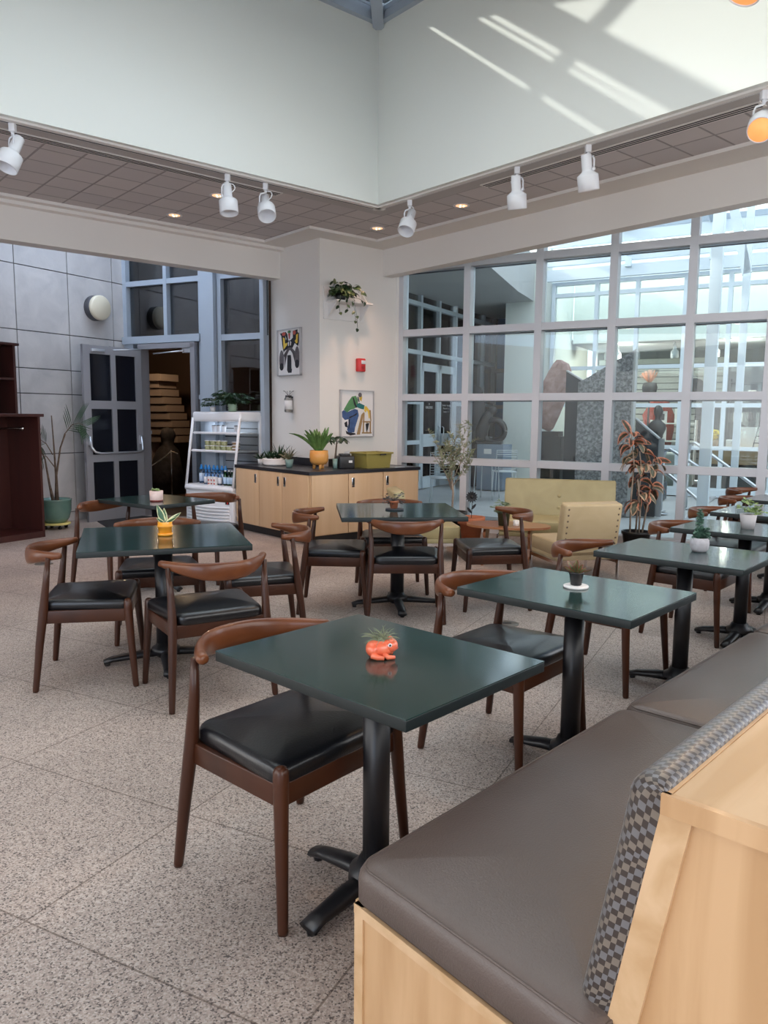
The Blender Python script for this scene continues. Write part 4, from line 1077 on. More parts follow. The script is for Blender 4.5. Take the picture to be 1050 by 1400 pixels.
spot(AB(-5.33, -.30, ZT), (-.35, -.62, -.55), 'lit white track spotlight glowing orange inside at the right edge', lit=True)
spot(AB(-6.10, -2.10, ZT), (-.45, -.1, -.8), 'closest lit spotlight, only its orange rim showing at the top right', lit=True)
# recessed downlights
def downlight(a_, b_, label):
    t = thing('recessed_downlight', AB(a_, b_, 3.60), 0, label, 'downlight', 'recessed ceiling downlights')
    b = mb(); b.lathe([(.085, 0), (.085, -.006), (.062, -.004), (.055, .0)], 24); b.build('trim_ring', WHITE, t)
    b = mb(); b.lathe([(.060, -.003), (.0, -.003)], 20); b.build('diffuser', mat('downlight_glow_%d' % int(abs(a_ * 100)), (.8, .5, .35), .5, emit=(1, .55, .32), estr=1.1), t)
    b = mb()
    for k in range(3): b.ball((.022 * math.cos(k * 2.1), .022 * math.sin(k * 2.1), -.006), .009, 6)
    b.build('bulb', WARM_HOT, t)
    ld = bpy.data.lights.new('downlight_light', 'SPOT'); lo = bpy.data.objects.new('downlight_light', ld); COL.objects.link(lo); lo.parent = t; lo.location = (0, 0, -.03)
    ld.energy = 70; ld.color = (1, .64, .45); ld.spot_size = R(115); ld.spot_blend = 1; ld.shadow_soft_size = .06
downlight(.316, -1.70, 'round recessed downlight glowing warm near the left beam')
downlight(-.68, -1.71, 'round recessed downlight half hidden behind a track spotlight')
downlight(-.727, .295, 'round recessed downlight just in front of the white column')
downlight(-2.035, .318, 'round recessed downlight right of the light well corner')
downlight(-.30, -3.98, 'round recessed downlight at the left edge beside the leftmost spotlight')
# round sconce on the concrete wall
wl = thing('round_wall_lamp', (-4.05, 10.83, 2.90), -29.3, 'round cream wall lamp with a dark rim on the concrete wall', 'wall lamp')
b = mb(); m = RY(90); b.lathe([(.17, 0), (.17, .10), (.165, .11)], 28, m); b.build('housing', mat('dark_grey_metal', (.07, .07, .08), .5), wl)
b = mb(); b.lathe([(.165, .11), (.168, .12), (.165, .16), (.15, .172), (.0, .176)], 28, m); b.build('diffuser', mat('cream_glass', (.66, .60, .47), .35), wl)
wl.location += Vector((.02, 0, 0))

# ============================================================ POTS, PLANTS, SMALL THINGS
def rnd(a, b): return random.uniform(a, b)
def pot(name, loc, label, cat, prof, m, soil_r, soil_z, n=24, wob=None):
    t = thing(name, loc, 0, label, cat)
    b = mb(); b.lathe(prof, n, wob=wob); b.build('pot', m, t)
    b = mb(); b.lathe([(soil_r, soil_z), (soil_r * .5, soil_z + .006), (0, soil_z + .008)], 16); b.build('soil', SOIL, t)
    return t
def rosette(b, z, n, L_, W, tilt0, tilt1, c=(0, 0), droop=.6, seg=5, cup=.2, tipw=None):
    for k in range(n):
        a = k * 2.4 + rnd(-.2, .2); e = tilt0 + (tilt1 - tilt0) * k / max(1, n - 1); l = L_ * rnd(.8, 1.1)
        d = (math.cos(a) * math.cos(e), math.sin(a) * math.cos(e), math.sin(e))
        b.leaf((c[0] + .004 * math.cos(a), c[1] + .004 * math.sin(a), z), d, l, W, droop, seg, cup=cup, tipw=tipw)

# frog planter
fg = thing('frog_planter', (-.003, 2.185, .75), 5, 'small orange ceramic frog planter with a tuft of air plant on the nearest table', 'planter')
b = mb(); b.ball((-.006, 0, .028), (.042, .030, .026), 12); b.ball((.022, 0, .036), (.026, .026, .022), 12); b.ball((-.026, 0, .026), (.022, .034, .024), 10); b.ball((.026, -.012, .052), (.009, .009, .008), 8); b.ball((.026, .012, .052), (.009, .009, .008), 8)
b.build('body', CORAL, fg)
b = mb()
for s_ in (-1, 1): b.tube([(-.030, s_ * .026, .014), (-.014, s_ * .034, .009), (.004, s_ * .033, .006)], [.011, .009, .006], 8); b.tube([(.004, s_ * .022, .016), (.016, s_ * .030, .008), (.036, s_ * .024, .006)], [.008, .008, .006], 8)
b.build('foot', CORAL, fg)
b = mb(); b.tube([(.030, -.0225, .027), (.044, -.012, .028), (.048, 0, .028), (.044, .012, .028), (.030, .0225, .027)], .0014, 5); b.build('mouth', REDI, fg)
for s_ in (-1, 1):
    b = mb(); b.ball((.022, s_ * .024, .042), (.0062, .003, .0062), 8); e_ = b.build('eye', PAPER, fg)
    b = mb(); b.ball((.022, s_ * .0262, .042), (.0034, .002, .0034), 6); b.build('pupil', INK, e_)
b = mb()
for k in range(60):
    a = rnd(0, 6.28); e = rnd(.1, 1.2); d = Vector((math.cos(a) * math.cos(e), math.sin(a) * math.cos(e), math.sin(e)))
    p = Vector((rnd(-.02, .012), rnd(-.01, .01), .054)); P = [p]; 
    for j in range(4): P.append(P[-1] + d * .012); d = (d + Vector((rnd(-.3, .3), rnd(-.3, .3), -.28))).normalized()
    b.tube(P, [.0014, .0012, .0010, .0008, .0004], 3)
b.ball((-.004, 0, .05), (.018, .014, .01), 8)
b.build('air_plant', GREEN_G, fg)

# black pot on white coaster
co = thing('coaster', (.805, 3.145, .75), 0, 'round white marble coaster under the black pot', 'coaster')
b = mb(); b.lathe([(.050, 0), (.052, .003), (.052, .008), (.050, .010)], 32); b.build('disc', STONEM, co)
p_ = pot('potted_succulent', (.805, 3.145, .761), 'bronze leaved succulent in a small square shouldered black pot on a coaster', 'plant', [(.021, 0), (.023, .002), (.029, .048), (.032, .048), (.032, .056), (.028, .056), (.027, .045), (.0, .045)], BLACKP, .026, .047)
b = mb(); rosette(b, .048, 16, .058, .016, .15, 1.45, droop=-.2); b.build('leaves', leaf_mat('bronze_leaf', (.10, .13, .05), (.22, .07, .04)), p_)
# stacked succulent
p_ = pot('potted_succulent', (1.69, 4.055, .75), 'tall stacked blue green succulent in a pale speckled round pot', 'plant', [(.034, 0), (.046, .015), (.050, .045), (.045, .075), (.041, .075), (.040, .066), (.0, .066)], GREYPOT, .040, .067)
b = mb()
for cx, cy_, hh, n in ((-.004, .004, .16, 15), (.028, -.008, .06, 6), (.012, .02, .04, 5), (-.022, -.012, .035, 4)):
    for k in range(n):
        z = .07 + hh * k / n; r = .030 * (1 - .35 * k / n)
        for j in range(4):
            a = j * PI / 2 + (k % 2) * PI / 4; b.leaf((cx, cy_, z), (math.cos(a), math.sin(a), .25), r, r * .95, -.2, 3, cup=.25)
    b.tube([(cx, cy_, .066), (cx, cy_, .07 + hh)], .003, 5)
b.build('leaves', mat('blue_green_leaf', (.05, .12, .09), .5, var=(.12, .22, .16), vscale=60), p_)
# pale cylinder pot
p_ = pot('potted_succulent', (2.365, 4.94, .75), 'bushy cream green plant in a plain pale tapered pot on the fourth bench table', 'plant', [(.040, 0), (.052, .095), (.047, .095), (.045, .085), (.0, .085)], mat('pale_grey_ceramic', (.55, .52, .53), .6), .046, .085)
b = mb()
for k in range(34):
    a = rnd(0, 6.28); l = rnd(.03, .10); e = rnd(.2, 1.2); d = Vector((math.cos(a) * math.cos(e) + .5, math.sin(a) * math.cos(e), math.sin(e)))
    p = Vector((rnd(-.03, .03), rnd(-.03, .03), .09)) + d.normalized() * l
    for j in range(5): aa = rnd(0, 6.28); b.leaf(p, (math.cos(aa), math.sin(aa), rnd(-.2, 1)), .028, .011, .2, 3)
b.build('leaves', GREEN_L, p_)
# snake plant in yellow orange pot
p_ = pot('potted_snake_plant', (-1.281, 4.444, .75), 'young snake plant with cream edged leaves in a bright orange ribbed pot and saucer', 'plant',
         [(.036, .010), (.038, .012), (.040, .05), (.045, .052), (.045, .062), (.041, .064), (.042, .082), (.038, .082), (.036, .07), (.0, .07)], YELPOT, .036, .070)
b = mb(); b.lathe([(.034, 0), (.042, .002), (.045, .016), (.040, .016), (.0, .008)], 28); b.build('saucer', YELPOT, p_)
b = mb()
sw = lambda t: (math.sin(PI * min(.99, .25 + t * .75)) ** .8)
for a, e, l, w_ in ((150, 68, .115, .042), (100, 62, .09, .034), (15, 38, .105, .026), (-30, 30, .085, .022), (200, 40, .05, .022)):
    d = (math.cos(R(a)) * math.cos(R(e)), math.sin(R(a)) * math.cos(R(e)) * .5, math.sin(R(e))); b.leaf((.01 * math.cos(R(a)), 0, .072), d, l, w_, .1, 6, up=(0, 1, .1), cup=.3, tipw=sw)
b.build('leaves', SNAKEL, p_)
# clay pot on the middle table
p_ = pot('potted_succulent', (.075, 5.795, .762), 'dark leggy succulent in a small terracotta pot on the middle square table', 'plant', [(.026, 0), (.034, .045), (.038, .045), (.039, .058), (.034, .058), (.033, .05), (.0, .05)], TERRA, .033, .051)
tr_ = thing('saucer', (.08, 5.79, .75), 0, 'round dark slate saucer under the small terracotta pot', 'saucer'); b = mb(); b.lathe([(.066, 0), (.070, .004), (.070, .010), (.066, .011)], 28); b.build('disc', DARKS, tr_)
b = mb()
for k in range(22):
    a = rnd(0, 6.28); P = [Vector((0, 0, .05)), Vector((.03 * math.cos(a), .02 * math.sin(a), .075)), Vector((.07 * math.cos(a), .03 * math.sin(a), rnd(.03, .1)))]; b.tube(P, .0018, 4)
    for j in range(4): aa = rnd(0, 6.28); b.leaf(P[2] + Vector((rnd(-.015, .015), 0, rnd(-.015, .015))), (math.cos(aa), math.sin(aa), .3), .022, .012, .2, 3)
b.build('leaves', mat('purple_leaf', (.05, .025, .035), .5, var=(.10, .10, .08), vscale=30), p_)
# pink pot at the back table
p_ = pot('potted_succulent', (-1.866, 6.251, .75), 'low green succulent in a pink clay pot on the back left table', 'plant', [(.045, .0), (.052, .01), (.054, .085), (.048, .085), (.047, .078), (.0, .078)], PINKPOT, .046, .078)
b = mb(); b.lathe([(.044, 0), (.053, .001), (.053, .011)], 24); b.build('glazed_base', mat('dark_red_glaze', (.22, .04, .03), .3), p_)
b = mb()
for k in range(9): a = rnd(0, 6.28); r = rnd(0, .03); rosette(b, .08, 7, .026, .011, .3, 1.3, (r * math.cos(a), r * math.sin(a)), 0, 3)
b.build('leaves', GREEN_L, p_)
# coffee table plant and cup
p_ = pot('potted_succulent', (1.19, 7.56, .391), 'grey green bushy plant in a dark green pot on the coffee table', 'plant', [(.05, 0), (.062, .12), (.066, .12), (.066, .13), (.060, .13), (.058, .12), (.0, .12)], mat('dark_green_pot', (.035, .05, .025), .5), .058, .12)
b = mb()
for k in range(60):
    a = rnd(0, 6.28); e = rnd(.1, 1.3); l = rnd(.03, .13); d = Vector((math.cos(a) * math.cos(e), math.sin(a) * math.cos(e), math.sin(e))); p = Vector((0, 0, .12)) + d * l
    for j in range(4): aa = rnd(0, 6.28); b.leaf(p, (math.cos(aa), math.sin(aa), rnd(-.3, .8)), .045, .013, .3, 3)
b.build('leaves', mat('silver_green_leaf', (.10, .17, .09), .5, var=(.28, .34, .22), vscale=30), p_)
cu_ = thing('candle_cup', (1.31, 7.53, .391), 0, 'small white cup beside the plant on the coffee table', 'cup'); b = mb(); b.lathe([(.026, 0), (.030, .004), (.030, .055), (.026, .055), (.025, .04), (0, .04)], 20); b.build('cup', WHITEC, cu_)

# olive tree in terracotta pot
p_ = pot('potted_olive_tree', (.78, 8.75, 0), 'thin olive tree with sparse grey leaves in a dark pot before the left window panes', 'tree', [(.11, 0), (.15, .30), (.175, .30), (.18, .38), (.16, .38), (.155, .35), (.0, .35)], BLACKP, .155, .35)
b = mb(); lf_ = mb(); tips = []
def grow(p, d, l, r, dep):
    P = [Vector(p)]; d = Vector(d).normalized(); n = 5
    for k in range(n): P.append(P[-1] + d * l / n); d = (d + Vector((rnd(-.16, .16), rnd(-.16, .16), rnd(-.04, .10)))).normalized()
    b.tube(P, [r * (1 - .55 * k / n) for k in range(n + 1)], 5)
    if dep > 0:
        for k in range(4 if dep > 1 else 4):
            q = P[rnd(1.6, 5.4).__int__()]; a = rnd(0, 6.28); e = rnd(.35, 1.0)
            grow(q, (math.cos(a) * math.cos(e), math.sin(a) * math.cos(e), math.sin(e) + .25), l * rnd(.5, .78), r * .5, dep - 1)
    if dep < 2:
        for k in range(30 if dep == 0 else 20):
            t = rnd(.15, 1) * n; i = min(int(t), n - 1); q = P[i].lerp(P[i + 1], t - i); a = rnd(0, 6.28); e = rnd(-.1, 1.2)
            lf_.leaf(q, (math.cos(a) * math.cos(e), math.sin(a) * math.cos(e), math.sin(e)), rnd(.04, .065), .017, .2, 2, cup=0)
b.tube([(0, 0, .34), (.01, 0, .6), (-.01, .01, .78)], [.013, .011, .010], 6)
for a, e, l in ((-160, 1.0, .42), (170, 1.25, .50), (-30, 1.1, .50), (20, .95, .40), (80, 1.3, .52), (-100, 1.2, .45)): grow((-.01, .01, rnd(.62, .78)), (math.cos(R(a)) * math.cos(e), math.sin(R(a)) * math.cos(e), math.sin(e)), l, .006, 1)
b.build('trunk', BARK_P, p_); lf_.build('leaves', GREEN_G, p_)
# clay pot with a black metal flower stuck in it
p_ = pot('terracotta_pot', (.97, 8.45, 0), 'terracotta pot with earth beside the coffee table, holding a black metal flower', 'pot', [(.09, 0), (.125, .28), (.15, .28), (.155, .36), (.135, .36), (.13, .33), (.0, .33)], TERRA, .13, .33)
fl = thing('metal_flower', (.97, 8.45, .34), -5, 'black metal daisy on a stem standing in the terracotta pot', 'ornament')
b = mb(); b.tube([(0, 0, .0), (0.01, 0, .22)], .004, 5); b.build('stem', BLACKM, fl); b = mb()
for k in range(14): a = 2 * PI * k / 14; b.leaf((.012 * math.cos(a), 0, .24 + .012 * math.sin(a)), (math.cos(a), -.15, math.sin(a)), .055, .024, 0, 4, up=(0, 1, 0))
b.ball((0, -.01, .24), .018, 8); b.leaf((0, 0, .1), (.5, 0, .7), .08, .03, .2, 4, up=(0, -1, 0)); b.leaf((0, 0, .06), (-.5, 0, .7), .08, .03, .2, 4, up=(0, -1, 0)); b.build('petals', BLACKM, fl)

# rubber plant
p_ = pot('potted_rubber_plant', (2.80, 8.42, 0), 'tall variegated rubber plant with pink and green leaves in a black nursery pot', 'plant', [(.12, 0), (.15, .19), (.16, .19), (.16, .22), (.145, .22), (.14, .19), (0, .19)], BLACKP, .14, .19)
b = mb(); stems = [[(-.07, 0, .19), (-.075, 0, .6), (-.06, .0, .95), (-.09, 0, 1.18), (-.11, 0, 1.30)], [(.0, .02, .19), (.01, .02, .55), (.03, .02, .9), (.0, .02, 1.1)], [(.06, -.01, .19), (.11, -.01, .55), (.13, 0, .85), (.15, 0, 1.02)], [(.02, -.03, .19), (.02, -.03, .5), (-.02, -.02, .8)]]
for s_ in stems: b.tube(s_, [.011, .010, .008, .006, .005][:len(s_)], 6)
b.build('stem', BARK_P, p_)
la, lb2 = mb(), mb(); ct_ = 0
rw = lambda t: math.sin(PI * min(1, (t * .96 + .03))) ** .6
for s_ in stems:
    pts = [Vector(q) for q in s_]
    for k in range(19 if s_ is stems[0] else 15):
        t = rnd(.42, 1) * (len(pts) - 1); i = min(int(t), len(pts) - 2); q = pts[i].lerp(pts[i + 1], t - i)
        if q.z < .48: continue
        a = k * 2.4 + rnd(-.3, .3); e = rnd(-.1, .6); d = Vector((math.cos(a) * math.cos(e), math.sin(a) * math.cos(e), math.sin(e)))
        q2 = q + d * .03; b3 = la if ct_ % 3 else lb2; ct_ += 1
        b3.leaf(q2, d, rnd(.15, .20), rnd(.075, .10), rnd(1.8, 3.0), 7, cup=.22, tipw=rw)
for q, d, l in (((-.11, 0, 1.29), (-.55, -.2, .9), .20), ((-.10, 0, 1.2), (.3, -.5, .1), .18), ((-.09, 0, 1.20), (.8, -.2, .1), .20), ((.15, 0, 1.0), (.9, -.1, .12), .19), ((-.1, 0, 1.2), (-.5, -.6, .2), .17)):
    la.leaf(q, d, l, .085, .5, 7, up=(0, -.7, .7), cup=.2, tipw=rw)
la.build('leaves', RUBBERL, p_); lb2.build('leaves', RUBBERL2, p_)

# palm on a rolling stand
pp = (-4.19, 9.70)
st = thing('rolling_plant_stand', (pp[0], pp[1], 0), 0, 'round yellow green plant caddy on castors under the palm pot', 'plant caddy')
b = mb(); b.lathe([(.175, .055), (.18, .06), (.18, .075), (.175, .08)], 32); b.build('platform', YELP, st)
for k in range(4):
    a = R(45 + 90 * k); b = mb(); b.lathe([(.022, -.01), (.022, .01)], 12, T(.13 * math.cos(a), .13 * math.sin(a), .022) @ RX(90)); b.box((.13 * math.cos(a), .13 * math.sin(a), .04), (.02, .02, .03)); b.build('castor', BLACKP, st)
p_ = pot('potted_palm', (pp[0], pp[1], .081), 'slender palm with dark fronds in a glazed teal pot by the concrete wall', 'plant', [(.13, 0), (.17, .06), (.195, .16), (.20, .28), (.205, .30), (.185, .30), (.18, .27), (0, .27)], TEALC, .18, .27, 32)
b = mb(); lv = mb()
def frond(b, lv, P, n, ll, wid, droopv):
    pts = [Vector(q) for q in P]; b.tube(pts, [.008 - .005 * i / (len(pts) - 1) for i in range(len(pts))], 5)
    tot = len(pts) - 1
    for k in range(n):
        t = tot * (.35 + .65 * k / (n - 1)); i = min(int(t), tot - 1); q = pts[i].lerp(pts[i + 1], t - i); tg = (pts[i + 1] - pts[i]).normalized()
        sd_ = tg.cross(Vector((0, -1, .2))).normalized(); l = ll * (math.sin(PI * (.18 + .75 * k / (n - 1))) ** .6)
        for s_ in (-1, 1): lv.leaf(q, sd_ * s_ + tg * .7, l, wid * .8, droopv, 4, cup=0, up=(0, -1, .25))
stemp = [[(-.02, 0, .27), (-.06, 0, .5), (-.10, 0, .8), (-.17, 0, 1.0)], [(.02, 0, .27), (.03, 0, .55), (.02, 0, .95), (.005, 0, 1.35)], [(.03, .01, .27), (.035, 0, .6), (.10, 0, .95), (.17, 0, 1.12)]]
for s_ in stemp: b.tube(s_, [.022, .014, .010, .007], 7)
frond(b, lv, [(.10, 0, .95), (.16, 0, 1.12), (.26, 0, 1.24), (.36, -.02, 1.26), (.44, -.03, 1.22)], 15, .30, .014, .3)
frond(b, lv, [(-.10, 0, .80), (-.17, 0, .98), (-.24, 0, 1.05), (-.32, 0, 1.00)], 10, .24, .012, .5)
frond(b, lv, [(-.0, 0, .86), (-.06, -.04, 1.0), (-.12, -.06, 1.05), (-.2, -.08, 1.0)], 9, .21, .012, .6)
frond(b, lv, [(.02, 0, .7), (-.06, -.05, .84), (-.11, -.08, .86), (-.16, -.1, .80)], 9, .20, .012, .7)
b.build('stem', BARK, p_); lv.build('fronds', GREEN_D, p_)

# plants on the drinks case
p_ = pot('potted_philodendron', in_case(.14, .32, 1.503), 'bushy dark philodendron in a ribbed sage pot on top of the drinks case', 'plant', [(.045, 0), (.058, .012), (.05, .025), (.062, .04), (.052, .055), (.064, .07), (.054, .085), (.062, .1), (.052, .1), (.05, .09), (0, .09)], mat('pale_sage', (.30, .40, .28), .4), .05, .09)
b = mb()
for k in range(46):
    a = rnd(0, 6.28); e = rnd(.05, 1.2); l = rnd(.10, .25); d = Vector((math.cos(a) * math.cos(e), math.sin(a) * math.cos(e), math.sin(e))); q = Vector((0, 0, .09)) + d * l; q.z = max(q.z, .02)
    b.tube([(0, 0, .09), tuple(Vector((0, 0, .11)) + d * l * .5), tuple(q)], .0025, 4)
    for j in range(7): an = -1.2 + j * .4; dd = Vector((d.x * math.cos(an) - d.y * math.sin(an), d.x * math.sin(an) + d.y * math.cos(an), .05)); b.leaf(q, dd, rnd(.08, .12), .028, .9, 3)
b.build('leaves', GREEN_D, p_)
p_ = pot('potted_philodendron', in_case(-.20, .30, 1.503), 'smaller leafy plant in a white pot at the left of the drinks case top', 'plant', [(.030, 0), (.038, .06), (.034, .06), (.033, .05), (0, .05)], WHITEC, .033, .05)
b = mb()
for k in range(22):
    a = rnd(0, 6.28); e = rnd(.1, 1.2); l = rnd(.05, .16); d = Vector((math.cos(a) * math.cos(e), math.sin(a) * math.cos(e), math.sin(e))); q = Vector((0, 0, .06)) + d * l
    for j in range(6): an = -1.2 + j * .45; dd = Vector((d.x * math.cos(an) - d.y * math.sin(an), d.x * math.sin(an) + d.y * math.cos(an), .05)); b.leaf(q, dd, rnd(.05, .08), .022, .9, 3)
b.build('leaves', GREEN_D, p_)

# on the counter (worktop z = .835)
CZ = .8355
p_ = pot('planter_bowl', (-1.36, 9.62, CZ), 'wide white ribbed bowl of spiky succulents on the counter by the drinks case', 'planter', [(.13, 0), (.155, .01), (.16, .03), (.153, .035), (.165, .05), (.158, .055), (.17, .075), (.165, .09), (.15, .09), (.145, .08), (0, .08)], WHITEC, .148, .08, 32)
b = mb()
for cx in (-.10, -.04, .02, .09):
    rosette(b, .085, 13, .12, .022, .3, 1.4, (cx, rnd(-.03, .03)), .2, 4)
rosette(b, .085, 7, .20, .016, .9, 1.4, (.04, 0), .1, 5)
b.build('leaves', GREEN_D, p_)
p_ = pot('potted_succulent', (-1.58, 9.82, CZ), 'small spiky plant in a white pot at the far left end of the counter', 'plant', [(.035, 0), (.042, .07), (.037, .07), (.036, .06), (0, .06)], WHITEC, .036, .06)
b = mb(); rosette(b, .06, 14, .11, .020, .2, 1.2, droop=.3); b.build('leaves', GREEN_D, p_)
p_ = pot('potted_agave', (-1.145, 9.23, CZ), 'spiky narrow leaved plant in a pale teal cup pot at the counter corner', 'plant', [(.038, 0), (.052, .10), (.047, .10), (.046, .09), (0, .09)], SAGE, .046, .09)
b = mb(); rosette(b, .09, 26, .17, .014, .1, 1.4, droop=.5); b.build('leaves', mat('brown_green_leaf', (.06, .09, .04), .5, var=(.16, .12, .07), vscale=20), p_)
p_ = pot('potted_lily', (-.775, 9.08, CZ), 'leafy lily plant with upright leaves in an orange pot on three feet on the counter', 'plant', [(.05, .045), (.085, .055), (.108, .09), (.112, .15), (.108, .215), (.100, .218), (.100, .19), (0, .19)], ORANGEC, .10, .19, 32)
for k in range(3):
    a = R(-90 + 120 * k + 20); b = mb(); b.tube([(.055 * math.cos(a), .055 * math.sin(a), .06), (.06 * math.cos(a), .06 * math.sin(a), .0)], [.022, .017], 10); b.build('foot', ORANGEC, p_)
b = mb()
for k in range(22):
    a = k * 2.4; e = rnd(.95, 1.42); b.leaf((.03 * math.cos(a), .03 * math.sin(a), .2), (math.cos(a) * math.cos(e), math.sin(a) * math.cos(e), math.sin(e)), rnd(.24, .33), .055, rnd(.3, .9), 7)
b.leaf((-.03, 0, .2), (-.55, -.1, .8), .40, .05, 1.1, 7); b.build('leaves', mat('bright_leaf', (.07, .15, .035), .4, var=(.16, .28, .08), vscale=14), p_)
p_ = pot('potted_pachira', (-.585, 9.11, CZ), 'thin trunked plant with drooping dark leaves in a narrow teal pot by the black box', 'plant', [(.028, 0), (.032, .12), (.028, .12), (.027, .11), (0, .11)], SAGE, .027, .11)
b = mb(); b.tube([(0, 0, .11), (.01, 0, .22), (.02, 0, .32)], [.013, .011, .008], 7); b.build('trunk', BARK, p_)
b = mb()
for a, e, l in ((0, .4, .08), (70, .7, .08), (150, .5, .1), (215, .5, .08), (290, .6, .08), (330, .2, .10), (180, .1, .1)):
    d = Vector((math.cos(R(a)) * math.cos(e), math.sin(R(a)) * math.cos(e), math.sin(e))); q = Vector((.02, 0, .32)) + d * l; b.tube([(.02, 0, .32), tuple(q)], .0025, 4)
    for j in range(6): an = j * 1.05; b.leaf(q, (math.cos(an), math.sin(an), -.1), rnd(.08, .11), .035, 1.3, 5)
b.build('leaves', GREEN_D, p_)
nb = thing('napkin_box', (-.47, 9.18, CZ), 22, 'black napkin dispenser box on the counter between the plants and the tub', 'dispenser')
b = mb(); b.box((0, 0, .075), (.19, .16, .15), bev=.012); b.box((0, .03, .16), (.12, .10, .03), bev=.008); b.build('housing', BLACKP, nb); b = mb(); b.box((.04, -.081, .085), (.045, .003, .028)); b.build('window', PAPER, nb)
b = mb(); b.add([(-.03, .0, .17), (.05, .01, .17), (.07, .0, .21), (-.01, -.02, .20)], [(0, 1, 2, 3)]); b.build('napkin', PAPER, nb)
tb = thing('dish_tub', (-.16, 9.42, CZ), 40.5, 'olive plastic bus tub resting on the right part of the counter', 'tub')
b = mb(); L1, W1 = .20, .15
lo_ = [(-L1 * .9, -W1 * .9, 0), (L1 * .9, -W1 * .9, 0), (L1 * .9, W1 * .9, 0), (-L1 * .9, W1 * .9, 0)]; hi_ = [(-L1, -W1, .175), (L1, -W1, .175), (L1, W1, .175), (-L1, W1, .175)]
b.add(lo_ + hi_, [(3, 2, 1, 0)] + [(i, (i + 1) % 4, 4 + (i + 1) % 4, 4 + i) for i in range(4)]); b.build('body', OLIVEP, tb)
b = mb()
for sx, sy, dx, dy in ((0, -1, L1, 0), (0, 1, L1, 0), (-1, 0, 0, W1), (1, 0, 0, W1)): b.box((sx * (L1 + .006), sy * (W1 + .006), .178), (2 * dx + .03, .022, .022) if dx else (.022, 2 * dy + .03, .022), bev=.004)
b.build('rim', OLIVEP, tb)
b = mb(); b.box((.05, -W1 - .014, .163), (.09, .012, .016)); b.build('handle_slot', INK, tb)
hk = thing('sink_cover', (.14, 9.42, CZ), 40.5, 'flat dark metal plate set on the right end of the counter', 'plate'); b = mb(); b.box((.03, 0, .004), (.16, .10, .008), bev=.003); b.build('plate', STEEL, hk)

# ---- things on the column, wall faces
WL = T(C0) @ RZ(130.5)      # local x along the left face, y = away from the room?
def on_face(face, s_, z, off=.0):
    # point on the column; right face runs along EB, left face along EA
    return (AB(-off, s_, z) if face == 'R' else AB(s_, -off, z))
def art(name, face, s0, s1, z0, z1, label, shapes):
    # frame hung on the wall; local x runs left to right as seen, z up, y into the wall
    w_ = abs(s1 - s0); h_ = z1 - z0
    rz_ = 40.5 if face == 'R' else -49.5
    base = on_face(face, s0, z0, .003)
    t = thing(name, base, rz_, label, 'picture')
    b = mb(); f = .012; dp = .035
    for c, d in (((w_ / 2, -dp / 2, f / 2), (w_, dp, f)), ((w_ / 2, -dp / 2, h_ - f / 2), (w_, dp, f)), ((f / 2, -dp / 2, h_ / 2), (f, dp, h_)), ((w_ - f / 2, -dp / 2, h_ / 2), (f, dp, h_))): b.box(c, d)
    b.build('picture_frame', mat('silver_frame', (.55, .54, .55), .35, metal=.5), t)
    b = mb(); b.box((w_ / 2, -.010, h_ / 2), (w_ - .02, .014, h_ - .02)); b.build('paper', PAPER, t)
    for i, (nm, m, polys) in enumerate(shapes):
        b = mb()
        for j, p in enumerate(polys): b.prism([(x * w_, (1 - y) * h_) for x, y in p], .0006, T(0, -.0172 - .0007 * i, 0) @ RX(90))
        b.build(nm, m, t)
    return t
def ell(cx, cy_, rx, ry, n=16, rot=0):
    return [(cx + rx * math.cos(2 * PI * k / n) * math.cos(rot) - ry * math.sin(2 * PI * k / n) * math.sin(rot), cy_ + rx * math.cos(2 * PI * k / n) * math.sin(rot) + ry * math.sin(2 * PI * k / n) * math.cos(rot)) for k in range(n)]
